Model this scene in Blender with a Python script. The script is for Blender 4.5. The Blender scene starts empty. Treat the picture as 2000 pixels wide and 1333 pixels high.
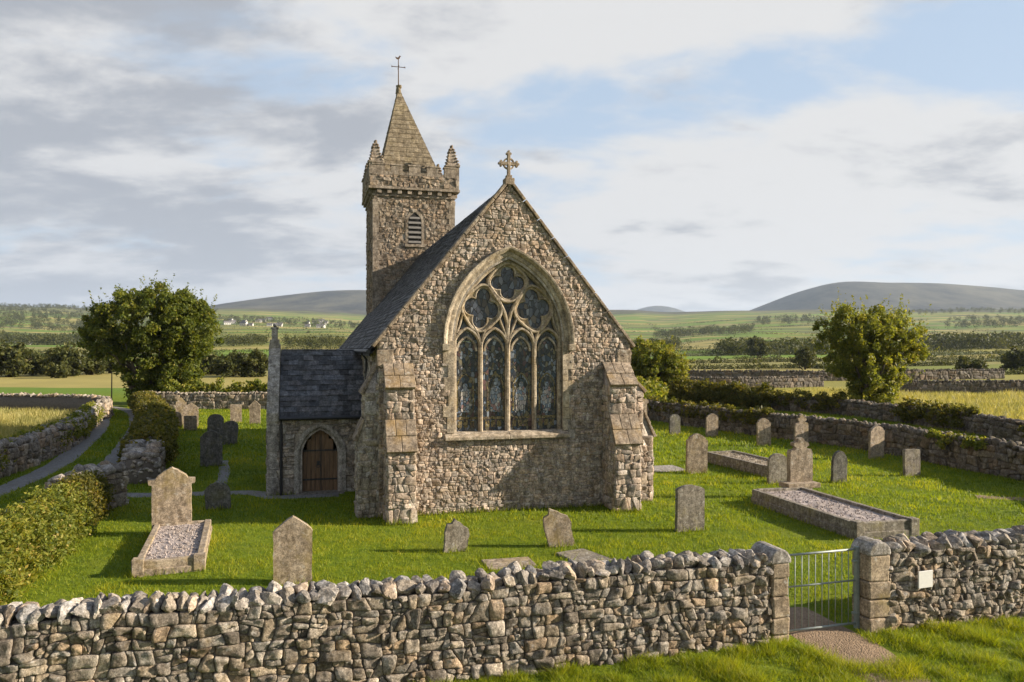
import bpy, bmesh, math, random
import numpy as np
from mathutils import Vector, Matrix, noise as mnoise
R = math.radians
random.seed(7); np.random.seed(7)
S = bpy.context.scene
COL = S.collection

# ------------------------------------------------------------------ camera, sky, sun, exposure
H = 5.0                                    # camera height over the churchyard
F = 1500.0                                 # focal length in pixels of the 2000 px wide photograph
cam = bpy.data.cameras.new('camera'); camo = bpy.data.objects.new('camera', cam); COL.objects.link(camo)
camo.location = (0, 0, H); camo.rotation_euler = (R(90), 0, 0)
cam.sensor_width = 36; cam.lens = 27.0; cam.shift_y = 0.00675
cam.clip_start = 0.1; cam.clip_end = 30000
S.camera = camo
SUN_EL, SUN_AZ = 21.0, -1.5                # azimuth from +X, negative = towards the camera side
S.view_settings.view_transform = 'Standard'; S.view_settings.look = 'None'
S.view_settings.exposure = 1.28; S.view_settings.gamma = 1.0
sun = bpy.data.lights.new('sun', 'SUN'); sun.energy = 5.0; sun.angle = R(0.5); sun.color = (1.0, 0.875, 0.71)
suno = bpy.data.objects.new('sun', sun); COL.objects.link(suno)
sd = Vector((math.cos(R(SUN_EL)) * math.cos(R(SUN_AZ)), math.cos(R(SUN_EL)) * math.sin(R(SUN_AZ)), math.sin(R(SUN_EL))))
suno.rotation_euler = sd.to_track_quat('Z', 'Y').to_euler(); suno.location = (60, -5, 40)

class NT:
    """tiny node helper"""
    def __init__(s, nt): s.nt = nt
    def n(s, t, ins=None, **kw):
        nd = s.nt.nodes.new(t)
        for k, v in kw.items(): setattr(nd, k, v)
        for k, v in (ins or {}).items():
            if isinstance(v, bpy.types.NodeSocket): s.nt.links.new(v, nd.inputs[k])
            else: nd.inputs[k].default_value = v
        return nd
    def math(s, op, a, b=0.0, c=None, clamp=False):
        d = {0: a, 1: b}
        if c is not None: d[2] = c
        return s.n('ShaderNodeMath', d, operation=op, use_clamp=clamp).outputs[0]
    def mix(s, f, a, b, mode='MIX'):
        nd = s.nt.nodes.new('ShaderNodeMix'); nd.data_type = 'RGBA'; nd.blend_type = mode
        for sock, v in ((nd.inputs[0], f), (nd.inputs[6], a), (nd.inputs[7], b)):
            if isinstance(v, bpy.types.NodeSocket): s.nt.links.new(v, sock)
            else: sock.default_value = v if not isinstance(v, tuple) or len(v) == 4 else (*v, 1)
        return nd.outputs[2]
    def ramp(s, f, stops, interp='LINEAR'):
        nd = s.nt.nodes.new('ShaderNodeValToRGB'); nd.color_ramp.interpolation = interp
        cr = nd.color_ramp
        while len(cr.elements) < len(stops): cr.elements.new(0.5)
        for e, (p, c) in zip(cr.elements, stops):
            e.position = p; e.color = (*c, 1) if len(c) == 3 else c
        s.nt.links.new(f, nd.inputs[0]); return nd.outputs[0]
    def rng(s, v, a, b, c, d, smooth=False):
        return s.n('ShaderNodeMapRange', {0: v, 1: a, 2: b, 3: c, 4: d}, interpolation_type='SMOOTHSTEP' if smooth else 'LINEAR').outputs[0]
    def noise(s, vec, scale, detail=4, rough=0.55, dist=0.0, col=False):
        nd = s.n('ShaderNodeTexNoise', {'Vector': vec, 'Scale': scale, 'Detail': detail, 'Roughness': rough, 'Distortion': dist})
        return nd.outputs[1 if col else 0]

def build_world():
    w = bpy.data.worlds.new('World'); S.world = w; w.use_nodes = True
    nt = w.node_tree; nt.nodes.clear(); g = NT(nt)
    sky = g.n('ShaderNodeTexSky', sky_type='NISHITA', sun_disc=False, sun_elevation=R(SUN_EL), sun_rotation=R(90 - SUN_AZ), air_density=1.0, dust_density=1.2, ozone_density=1.4)
    d = g.n('ShaderNodeTexCoord').outputs['Generated']
    x, y, z = g.n('ShaderNodeSeparateXYZ', {0: d}).outputs
    zc = g.math('ADD', g.math('MAXIMUM', z, 0.0), 0.24)
    u = g.math('DIVIDE', x, zc); v = g.math('DIVIDE', y, zc)
    p = g.n('ShaderNodeCombineXYZ', {0: u, 1: v, 2: 0.0}).outputs[0]
    p1 = g.n('ShaderNodeMapping', {0: p, 1: (3.7, 1.4, 2.0), 2: (0, 0, R(-10)), 3: (1.35, 1.9, 1)}).outputs[0]
    n1 = g.noise(p1, 1.25, 10, 0.56, 0.15)
    n2 = g.noise(g.n('ShaderNodeMapping', {0: p1, 1: (0.10, 0.26, 5.0)}).outputs[0], 1.5, 10, 0.6, 0.15)
    n3 = g.noise(p1, 0.42, 3, 0.5)
    def gauss(v, s_):
        q = g.math('DIVIDE', v, s_); return g.math('EXPONENT', g.math('MULTIPLY', g.math('MULTIPLY', q, q), -1.0))
    def band(z0, k, sz, xa, xb, soft):                       # tilted bank of cloud or clear air: z = z0 + k x
        b_ = gauss(g.math('SUBTRACT', g.math('SUBTRACT', z, z0), g.math('MULTIPLY', x, k)), sz)
        return g.math('MULTIPLY', b_, g.math('MULTIPLY', g.rng(x, xa - soft, xa + soft, 0, 1, True), g.rng(x, xb - soft, xb + soft, 1, 0, True)))
    clear = g.math('ADD', band(.302, .03, .055, -.14, .75, .14), g.math('MULTIPLY', band(.325, .0, .026, -.55, -.12, .12), .75))
    clear = g.math('ADD', clear, g.math('MULTIPLY', band(.47, .0, .05, .12, .40, .12), .9))
    white = g.math('ADD', band(.365, .125, .036, -.10, .75, .12), g.math('MULTIPLY', band(.17, .05, .07, -.05, .8, .15), .8))
    bank = g.math('MULTIPLY', g.rng(x, -.15, -.38, 0, 1, True), gauss(g.math('SUBTRACT', z, .27), .17))
    clear = g.math('ADD', clear, g.math('MULTIPLY', g.math('MULTIPLY', g.rng(x, .22, .42, 0, 1, True), gauss(g.math('SUBTRACT', z, .33), .07)), .75))
    m = g.math('ADD', n1, g.math('MULTIPLY', clear, -0.17))
    m = g.math('ADD', m, g.math('MULTIPLY', white, 0.10))
    m = g.math('ADD', m, g.math('MULTIPLY', bank, 0.10))
    m = g.math('ADD', m, g.math('MULTIPLY', g.math('SUBTRACT', n3, 0.5), 0.22))
    mask = g.rng(m, 0.33, 0.50, 0.0, 1.0, True)
    sh = g.math('ADD', g.math('ADD', g.math('ADD', n2, g.math('MULTIPLY', x, .03)), g.math('MULTIPLY', bank, -0.10)), g.math('ADD', g.math('MULTIPLY', g.math('SUBTRACT', m, 0.5), -0.42), g.math('MULTIPLY', white, .07)))
    shade = g.rng(sh, 0.32, 0.54, 0.0, 1.0, True)
    cloud = g.mix(shade, (1.75, 1.86, 2.06), (3.20, 3.19, 3.20))
    blue = g.mix(0.85, sky.outputs[0], (2.0, 2.5, 3.15))
    c = g.mix(mask, blue, cloud)
    # low haze towards the horizon: creamy to the right (the sun's side), blue-grey to the left
    lowf = g.math('EXPONENT', g.math('MULTIPLY', g.math('MAXIMUM', z, 0.0), -9.0))
    lowc = g.mix(g.rng(x, -0.5, 0.5, 0.0, 1.0, True), (2.15, 2.35, 2.75), (3.32, 3.22, 3.10))
    c = g.mix(g.math('MULTIPLY', lowf, 0.55), c, lowc)
    up = g.rng(z, 0.45, 0.75, 0.0, 1.0, True)
    c = g.mix(up, c, g.mix(0.45, sky.outputs[0], (1.2, 1.4, 1.8)))
    bg = g.n('ShaderNodeBackground', {0: c, 1: 0.1})
    o = g.n('ShaderNodeOutputWorld', {0: bg.outputs[0]})
build_world()

# ------------------------------------------------------------------ helpers: objects
def tag(o, label=None, cat=None, group=None, kind=None):
    if label: o['label'] = label
    if cat: o['category'] = cat
    if group: o['group'] = group
    o['kind'] = kind or 'thing'
    return o
def empty(name, loc=(0, 0, 0), rz=0.0, parent=None):
    o = bpy.data.objects.new(name, None); COL.objects.link(o); o.location = loc; o.rotation_euler = (0, 0, rz)
    o.empty_display_size = 0.3
    if parent: o.parent = parent
    return o
def link(name, me, parent=None):
    o = bpy.data.objects.new(name, me); COL.objects.link(o)
    if parent: o.parent = parent
    return o
def at(px, Y, z=None, row=None):
    """ground point seen at column px, Y metres ahead"""
    return Vector(((px - 1000) * Y / F, Y, z if z is not None else (H - (row - 680) * Y / F if row else 0.0)))
def depth(row): return H * F / (row - 680.0)

class MB:
    """collects shapes for ONE mesh object"""
    def __init__(s): s.v = []; s.f = []; s.c = []; s.mi = []; s.cur = (1, 1, 1); s.m = 0
    def add(s, vs, fs, c=None):
        b = len(s.v); s.v.extend(tuple(p) for p in vs); s.f.extend(tuple(i + b for i in f) for f in fs)
        s.c.extend([c or s.cur] * len(vs)); s.mi.extend([s.m] * len(fs)); return s
    def box(s, x0, y0, z0, x1, y1, z1, j=0.0, M=None, c=None):
        vs = [Vector((x, y, z)) for z in (z0, z1) for y in (y0, y1) for x in (x0, x1)]
        if j: vs = [p + Vector((random.uniform(-j, j), random.uniform(-j, j), random.uniform(-j, j))) for p in vs]
        if M is not None: vs = [M @ p for p in vs]
        return s.add(vs, [(0, 2, 3, 1), (4, 5, 7, 6), (0, 1, 5, 4), (2, 6, 7, 3), (0, 4, 6, 2), (1, 3, 7, 5)], c)
    def prism(s, poly, fr, d0, d1, c=None):
        """poly (a,b) list, fr(a,b,d)->xyz"""
        n = len(poly)
        vs = [fr(a, b, d0) for a, b in poly] + [fr(a, b, d1) for a, b in poly]
        fs = [tuple(range(n))[::-1], tuple(range(n, 2 * n))] + [(i, (i + 1) % n, n + (i + 1) % n, n + i) for i in range(n)]
        return s.add(vs, fs, c)
    def tube(s, pts, rads, n=8, c=None, caps=True):
        pts = [Vector(p) for p in pts]
        if not hasattr(rads, '__len__'): rads = [rads] * len(pts)
        vs, fs = [], []
        for i, p in enumerate(pts):
            t = (pts[min(i + 1, len(pts) - 1)] - pts[max(i - 1, 0)]).normalized()
            a = t.orthogonal().normalized() if abs(t.z) > 0.95 else t.cross(Vector((0, 0, 1))).normalized()
            b = t.cross(a)
            for k in range(n):
                th = 2 * math.pi * k / n
                vs.append(p + (a * math.cos(th) + b * math.sin(th)) * rads[i])
        for i in range(len(pts) - 1):
            for k in range(n):
                k2 = (k + 1) % n
                fs.append((i * n + k, i * n + k2, (i + 1) * n + k2, (i + 1) * n + k))
        if caps:
            fs.append(tuple(range(n))[::-1]); fs.append(tuple(range((len(pts) - 1) * n, len(pts) * n)))
        return s.add(vs, fs, c)
    def sweep(s, path, prof, closed=False, c=None):
        """path (x,z) in the wall plane; prof (n,y): n = sideways offset in the plane"""
        P = [Vector((a, b)) for a, b in path]; n = len(P); m = len(prof); vs, fs = [], []
        for i in range(n):
            if closed: t = P[(i + 1) % n] - P[i - 1]
            else: t = P[min(i + 1, n - 1)] - P[max(i - 1, 0)]
            t.normalize(); nx, nz = -t.y, t.x
            for (o, y) in prof: vs.append((P[i].x + o * nx, y, P[i].y + o * nz))
        for i in range(n if closed else n - 1):
            i2 = (i + 1) % n
            for k in range(m):
                k2 = (k + 1) % m
                fs.append((i * m + k, i * m + k2, i2 * m + k2, i2 * m + k))
        if not closed:
            fs.append(tuple(range(m))[::-1]); fs.append(tuple(range((n - 1) * m, n * m)))
        return s.add(vs, fs, c)
    def mesh(s, me, c=None):
        return s.add([tuple(v.co) for v in me.vertices], [tuple(p.vertices) for p in me.polygons], c)
    def build(s, name, mats, parent=None, smooth=False, bevel=0.0, fix=True):
        me = bpy.data.meshes.new(name); me.from_pydata(s.v, [], s.f)
        for m in (mats if isinstance(mats, (list, tuple)) else [mats]): me.materials.append(m)
        a = me.color_attributes.new('col', 'FLOAT_COLOR', 'POINT')
        arr = np.ones((len(s.v), 4), np.float32); arr[:, :3] = np.array(s.c, np.float32).reshape(-1, 3); a.data.foreach_set('color', arr.ravel())
        if any(s.mi): me.polygons.foreach_set('material_index', s.mi)
        if fix:
            bm = bmesh.new(); bm.from_mesh(me); bmesh.ops.recalc_face_normals(bm, faces=bm.faces); bm.to_mesh(me); bm.free()
        if smooth: me.polygons.foreach_set('use_smooth', [True] * len(me.polygons))
        me.update()
        o = link(name, me, parent)
        if bevel:
            md = o.modifiers.new('bevel', 'BEVEL'); md.width = bevel; md.segments = 2; md.limit_method = 'ANGLE'; md.angle_limit = R(40)
        return o

def plate(outer, holes, y0, y1):
    """flat stone plate in the x-z plane with holes, as mesh data"""
    cu = bpy.data.curves.new('tmp', 'CURVE'); cu.dimensions = '2D'; cu.fill_mode = 'BOTH'; cu.extrude = abs(y1 - y0) / 2
    for loop in [outer] + list(holes):
        sp = cu.splines.new('POLY'); sp.points.add(len(loop) - 1); sp.use_cyclic_u = True
        for p, (a, b) in zip(sp.points, loop): p.co = (a, b, 0, 1)
    o = bpy.data.objects.new('tmp', cu); COL.objects.link(o)
    dg = bpy.context.evaluated_depsgraph_get(); me = bpy.data.meshes.new_from_object(o.evaluated_get(dg))
    yc = (y0 + y1) / 2
    for v in me.vertices: v.co = (v.co.x, yc - v.co.z, v.co.y)
    bpy.data.objects.remove(o); bpy.data.curves.remove(cu)
    return me

# ------------------------------------------------------------------ materials
def new_mat(name):
    m = bpy.data.materials.new(name); m.use_nodes = True
    nt = m.node_tree; nt.nodes.clear(); g = NT(nt)
    b = g.n('ShaderNodeBsdfPrincipled'); o = g.n('ShaderNodeOutputMaterial', {0: b.outputs[0]})
    return m, g, b
def setin(g, b, k, v):
    if isinstance(v, bpy.types.NodeSocket): g.nt.links.new(v, b.inputs[k])
    else: b.inputs[k].default_value = v
def bump(g, b, h, strength, dist):
    nd = g.n('ShaderNodeBump', {'Strength': strength, 'Distance': dist, 'Height': h}); g.nt.links.new(nd.outputs[0], b.inputs['Normal'])
def stone_mat(name, c1, c2, lichen=(0.30, 0.22, 0.07), lich=0.35, pale=(0.5, 0.48, 0.43), pal=0.3, scale=1.0, bmp=0.6, bd=0.02, rough=0.92):
    m, g, b = new_mat(name)
    p = g.n('ShaderNodeNewGeometry').outputs['Position']
    att = g.n('ShaderNodeAttribute', attribute_name='col').outputs['Color']
    n1 = g.noise(p, 2.2 * scale, 6, 0.6); n2 = g.noise(p, 14 * scale, 6, 0.65); n3 = g.noise(p, 60 * scale, 3, 0.7)
    c = g.mix(g.rng(g.math('ADD', g.math('MULTIPLY', n1, .5), g.math('MULTIPLY', n2, .5)), .38, .62, 0, 1), c1, c2)
    c = g.mix(1.0, c, att, 'MULTIPLY')
    c = g.mix(g.rng(n3, .42, .66, .0, .75), c, g.mix(1.0, c, (0.36, 0.34, 0.32), 'MULTIPLY'))
    c = g.mix(g.rng(g.noise(p, 26 * scale, 5, .7), .52, .64, 0, .55), c, g.mix(1.0, c, (1.45, 1.42, 1.38), 'MULTIPLY'))
    c = g.mix(g.rng(g.noise(g.n('ShaderNodeMapping', {0: p, 3: (3, 3, .7)}).outputs[0], 2.0 * scale, 6, .65), .44, .64, 0, .75), c, g.mix(1.0, c, (.50, .47, .43), 'MULTIPLY'))
    gr = g.rng(g.noise(p, 21 * scale, 6, .72), .36, .64, .58, 1.36)
    c = g.mix(1.0, c, g.n('ShaderNodeCombineXYZ', {0: gr, 1: gr, 2: gr}).outputs[0], 'MULTIPLY')
    nv = g.rng(g.noise(g.n('ShaderNodeMapping', {0: p, 1: (5, 1, 7)}).outputs[0], 5.5 * scale, 5, .7), .40, .60, .66, 1.26)
    c = g.mix(1.0, c, g.n('ShaderNodeCombineXYZ', {0: nv, 1: nv, 2: nv}).outputs[0], 'MULTIPLY')
    l1 = g.noise(g.n('ShaderNodeMapping', {0: p, 1: (9, 3, 1)}).outputs[0], 1.1 * scale, 7, 0.65)
    c = g.mix(g.math('MULTIPLY', g.rng(l1, .52, .68, 0, 1), lich), c, lichen)
    l2 = g.noise(g.n('ShaderNodeMapping', {0: p, 1: (2, 8, 5)}).outputs[0], 5.0 * scale, 7, 0.7)
    c = g.mix(g.math('MULTIPLY', g.rng(l2, .58, .66, 0, 1), pal), c, pale)
    setin(g, b, 'Base Color', c); setin(g, b, 'Roughness', rough); setin(g, b, 'Specular IOR Level', 0.25)
    h = g.math('ADD', g.math('MULTIPLY', n2, 1.0), g.math('MULTIPLY', n3, .45))
    bump(g, b, h, bmp, bd)
    return m
def plain_mat(name, c, rough=0.6, metal=0.0, var=0.25, scale=8, bmp=0.2, bd=0.005):
    m, g, b = new_mat(name)
    p = g.n('ShaderNodeNewGeometry').outputs['Position']; n = g.noise(p, scale, 6, .65)
    c2 = g.mix(g.rng(n, .3, .7, 0, 1), tuple(x * (1 - var) for x in c), tuple(min(1, x * (1 + var)) for x in c))
    setin(g, b, 'Base Color', c2); setin(g, b, 'Roughness', rough); setin(g, b, 'Metallic', metal)
    bump(g, b, n, bmp, bd); return m
def leaf_mat(name, stops, trans=0.45, rough=0.55):
    m = bpy.data.materials.new(name); m.use_nodes = True; nt = m.node_tree; nt.nodes.clear(); g = NT(nt)
    a = g.n('ShaderNodeAttribute', attribute_name='rnd').outputs['Fac']
    c = g.ramp(a, stops)
    p = g.n('ShaderNodeNewGeometry').outputs['Position']
    c = g.mix(g.rng(g.noise(p, .9, 4, .6), .35, .65, 0, .55), c, g.mix(1.0, c, (1.35, 1.1, .62), 'MULTIPLY'))
    b = g.n('ShaderNodeBsdfPrincipled', {'Base Color': c, 'Roughness': rough, 'Specular IOR Level': .25})
    t = g.n('ShaderNodeBsdfTranslucent', {0: g.mix(1.0, c, (1.5, 1.45, .6), 'MULTIPLY')})
    mx = g.n('ShaderNodeMixShader', {0: trans, 1: b.outputs[0], 2: t.outputs[0]})
    g.n('ShaderNodeOutputMaterial', {0: mx.outputs[0]}); return m

M = {}
M['church'] = stone_mat('church_stone', (0.365, 0.31, 0.258), (0.535, 0.465, 0.395), lich=.25, lichen=(.36, .23, .10), pal=.35)
M['church_mortar'] = stone_mat('church_mortar', (0.37, 0.325, 0.275), (0.49, 0.44, 0.385), lich=.15, pal=.2)
M['tower'] = stone_mat('tower_stone', (0.27, 0.22, 0.17), (0.39, 0.33, 0.265), lich=.2, lichen=(.28, .2, .09), pal=.25)
M['porch'] = stone_mat('porch_stone', (0.34, 0.31, 0.27), (0.48, 0.45, 0.40), lich=.15, pal=.35)
M['dressed'] = stone_mat('dressed_stone', (0.36, 0.295, 0.215), (0.48, 0.41, 0.315), lich=.35, lichen=(.36, .24, .08), pal=.25, bmp=.35, bd=.012)
M['coping'] = stone_mat('coping_stone', (0.26, 0.205, 0.15), (0.37, 0.30, 0.225), lich=.5, lichen=(.34, .22, .08), pal=.45, bmp=.5)
M['drywall'] = stone_mat('field_stone', (0.29, 0.25, 0.20), (0.47, 0.42, 0.355), lich=.32, lichen=(.30, .20, .07), pale=(.55, .53, .50), pal=.4, scale=1.4, bmp=1.0, bd=.035)
M['drywall_core'] = plain_mat('wall_core', (0.12, 0.10, 0.08), .95)  # dark tone between the stones stands for mortar and joint shadow
M['drywall_shaded'] = stone_mat('shaded_field_stone', (0.15, 0.13, 0.105), (0.25, 0.22, 0.185), lich=.4, lichen=(.14, .12, .04), pal=.3, scale=1.2, bmp=.8, bd=.02)  # darker copy of the field stone, with the walls' shade put into its colour
M['cope'] = stone_mat('cope_stone', (0.29, 0.265, 0.235), (0.45, 0.42, 0.39), lich=.2, pale=(.62, .60, .58), pal=.5, scale=1.4, bmp=.8, bd=.02)
M['grave_warm'] = stone_mat('warm_gravestone', (0.30, 0.235, 0.165), (0.42, 0.345, 0.26), lich=.5, pal=.5, scale=1.3, bmp=.35, bd=.01)
M['grave_grey'] = stone_mat('grey_gravestone', (0.20, 0.175, 0.14), (0.32, 0.285, 0.235), lich=.35, lichen=(.28, .23, .08), pal=.6, scale=1.6, bmp=.4, bd=.01)
M['grave_dark'] = stone_mat('dark_gravestone', (0.10, 0.095, 0.085), (0.19, 0.18, 0.155), lich=.35, lichen=(.17, .16, .06), pal=.3, scale=1.5, bmp=.4, bd=.01)
M['slate'] = stone_mat('roof_slate', (0.085, 0.087, 0.094), (0.150, 0.150, 0.158), lich=.25, lichen=(.10, .095, .07), pal=.12, pale=(.22, .21, .19), bmp=.35, bd=.008, rough=.7)
M['iron'] = plain_mat('black_iron', (0.018, 0.018, 0.02), .5)
M['gate_metal'] = plain_mat('galvanised_steel', (0.23, 0.26, 0.245), .55, .35, .2, 12)
M['rust'] = plain_mat('rusted_iron', (0.10, 0.06, 0.04), .8)
M['plaque'] = plain_mat('white_plaque', (0.72, 0.70, 0.66), .6, 0, .06, 20)
M['louvre'] = plain_mat('louvre_slate', (0.15, 0.14, 0.13), .8)
M['dark'] = plain_mat('painted_dark_interior', (0.012, 0.011, 0.010), .9)
M['bark'] = plain_mat('bark', (0.09, 0.07, 0.05), .9, 0, .4, 10, .8, .03)
M['white_wall'] = plain_mat('white_render', (0.55, 0.53, 0.49), .9, 0, .08)
M['far_roof'] = plain_mat('dark_far_roof', (0.12, 0.11, 0.11), .8)
M['window_dark'] = plain_mat('dark_window', (0.03, 0.035, 0.04), .3)
def wood_mat():
    m, g, b = new_mat('door_wood'); p = g.n('ShaderNodeTexCoord').outputs['Object']
    n = g.noise(g.n('ShaderNodeMapping', {0: p, 3: (26, 26, 1.6)}).outputs[0], 1.0, 8, .65, .4)
    c = g.ramp(n, [(.3, (.07, .04, .02)), (.55, (.18, .105, .052)), (.75, (.28, .175, .09))])
    setin(g, b, 'Base Color', c); setin(g, b, 'Roughness', .65); bump(g, b, n, .5, .006); return m
M['wood'] = wood_mat()
def gravel_mat(name, cols, scale=38):
    m, g, b = new_mat(name); p = g.n('ShaderNodeNewGeometry').outputs['Position']
    v = g.n('ShaderNodeTexVoronoi', {'Vector': p, 'Scale': scale, 'Randomness': 1.0})
    r = g.n('ShaderNodeSeparateXYZ', {0: v.outputs['Color']}).outputs[0]
    c = g.ramp(r, [(0, cols[0]), (.5, cols[1]), (1, cols[2])])
    c = g.mix(g.rng(g.noise(p, 1.3, 6, .65), .4, .68, 0, .6), c, cols[3])
    setin(g, b, 'Base Color', c); setin(g, b, 'Roughness', .95)
    bump(g, b, g.math('ADD', g.math('MULTIPLY', v.outputs['Distance'], -1.0), g.math('MULTIPLY', g.noise(p, 6, 5, .6), .8)), .9, .02); return m
M['gravel_pink'] = gravel_mat('pale_chippings', [(.24, .20, .185), (.36, .30, .275), (.48, .42, .39), (.28, .225, .18)], 42)
M['gravel_brown'] = gravel_mat('brown_chippings', [(.20, .16, .12), (.30, .24, .18), (.42, .36, .28), (.22, .18, .10)], 30)
M['lane'] = gravel_mat('lane_gravel', [(.12, .115, .11), (.18, .17, .165), (.25, .24, .23), (.16, .14, .10)], 20)
M['dirt'] = gravel_mat('path_dirt', [(.19, .125, .072), (.25, .17, .10), (.31, .22, .14), (.13, .085, .045)], 34)
def glass_mat(name, stops, scale, val=1.0):
    m, g, b = new_mat(name); p = g.n('ShaderNodeTexCoord').outputs['Object']
    ps = g.n('ShaderNodeMapping', {0: p, 3: (1, 1, .6)}).outputs[0]
    v = g.n('ShaderNodeTexVoronoi', {'Vector': ps, 'Scale': scale}); e = g.n('ShaderNodeTexVoronoi', {'Vector': ps, 'Scale': scale}, feature='DISTANCE_TO_EDGE')
    r = g.n('ShaderNodeSeparateXYZ', {0: v.outputs['Color']}).outputs
    c = g.ramp(r[0], stops, 'CONSTANT')
    c = g.mix(g.rng(r[1], 0, 1, 0, .7), c, g.mix(1.0, c, (.25, .25, .3), 'MULTIPLY'))
    lead = g.math('LESS_THAN', e.outputs[0], .055)
    c = g.mix(lead, c, (.012, .012, .013))
    setin(g, b, 'Base Color', c); setin(g, b, 'Roughness', g.rng(r[2], 0, 1, .12, .4)); setin(g, b, 'Specular IOR Level', .5)
    bump(g, b, g.math('ADD', r[1], g.math('MULTIPLY', g.noise(p, 30, 3), .5)), .5, .012); return m
M['glass'] = glass_mat('stained_glass', [(0, (.045, .05, .065)), (.25, (.11, .105, .09)), (.45, (.05, .075, .11)), (.6, (.19, .165, .11)), (.75, (.13, .075, .075)), (.85, (.25, .28, .32))], 11)
M['glass_head'] = glass_mat('painted_reflection_glass', [(0, (.05, .06, .075)), (.3, (.09, .10, .12)), (.5, (.04, .05, .07)), (.66, (.12, .10, .08)), (.8, (.14, .16, .19)), (.92, (.22, .23, .25))], 8)  # bluish grey puts a reflection into the colour of the panes
M['glass_pale'] = glass_mat('pale_stained_glass', [(0, (.32, .35, .40)), (.3, (.48, .44, .40)), (.5, (.26, .33, .44)), (.7, (.52, .46, .44)), (.88, (.36, .22, .21))], 14)
M['glass_gold'] = glass_mat('amber_stained_glass', [(0, (.22, .17, .07)), (.4, (.28, .21, .10)), (.7, (.13, .09, .06))], 14)

LG = [(0, (.036, .056, .012)), (.45, (.095, .125, .022)), (.8, (.17, .19, .032)), (1, (.27, .24, .05))]
M['leaf_left'] = leaf_mat('tree_leaves_dark', LG)
M['leaf_right'] = leaf_mat('tree_leaves_olive', [(0, (.060, .078, .016)), (.45, (.150, .175, .032)), (.8, (.25, .26, .045)), (1, (.36, .30, .07))])
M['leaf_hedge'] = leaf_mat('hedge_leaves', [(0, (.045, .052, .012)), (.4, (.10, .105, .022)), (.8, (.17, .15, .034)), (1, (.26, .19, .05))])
M['leaf_sunlit_gold'] = leaf_mat('sunlit_golden_leaves', [(0, (.060, .088, .015)), (.4, (.15, .18, .030)), (.8, (.27, .26, .05)), (1, (.40, .32, .11))])  # yellowish leaves, brighter and warmer with sunlight put into the colour
M['leaf_far'] = leaf_mat('far_leaves', [(0, (.028, .036, .012)), (.5, (.062, .074, .020)), (1, (.12, .12, .034))], .3)
M['grass'] = leaf_mat('lawn_blades', [(0, (.050, .088, .007)), (.5, (.160, .218, .012)), (.85, (.28, .30, .022)), (1, (.34, .335, .05))], .45)
M['dry_grass'] = leaf_mat('dry_grass_blades', [(0, (.13, .15, .04)), (.5, (.27, .26, .10)), (1, (.46, .42, .22))], .35)

# ------------------------------------------------------------------ terrain
FR = np.array([0, 110, 200, 320, 450, 800, 1500, 2500, 3200, 4500, 14000]); FZ = np.array([0, 0, .3, 1.6, 3.6, 12, 44, 112, 156, 150, 150.])
def fbm(x, y, s, seed=0.0, oct=4):
    out = 0.0; a = 1.0
    for i in range(oct):
        out += a * mnoise.noise(Vector((x / s + seed, y / s - seed, seed * 1.7 + i * 3.1))); a *= .5; s *= .5
    return out
def gz(x, y):
    r = math.hypot(x, y)
    z = float(np.interp(r, FR, FZ))
    z += 0.05 * fbm(x, y, 4.0, 1.3, 2) if r < 80 else 0.05 * fbm(x, y, 9.0, 1.3, 2)
    if r > 150:
        k = min(1, (r - 150) / 600)
        z += k * r * .011 * fbm(x, y, 60 + r * .35, 4.2, 4)
    if r > 2200:
        sx = 700 if x < 2300 else 2600
        pw = 3 if x < 2300 else 2
        z += 288 * math.exp(-(abs(x - 2300) / sx) ** pw - ((y - 5000) / 1000) ** 2)
        z += 250 * math.exp(-((x + 800) / 1250) ** 2 - ((y - 5000) / 1000) ** 2)
        z += 350 * math.exp(-((x - 1740) / 640) ** 2 - ((y - 9000) / 900) ** 2)
    return z
FROW, FCOL = 46.0, 120.0
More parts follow.
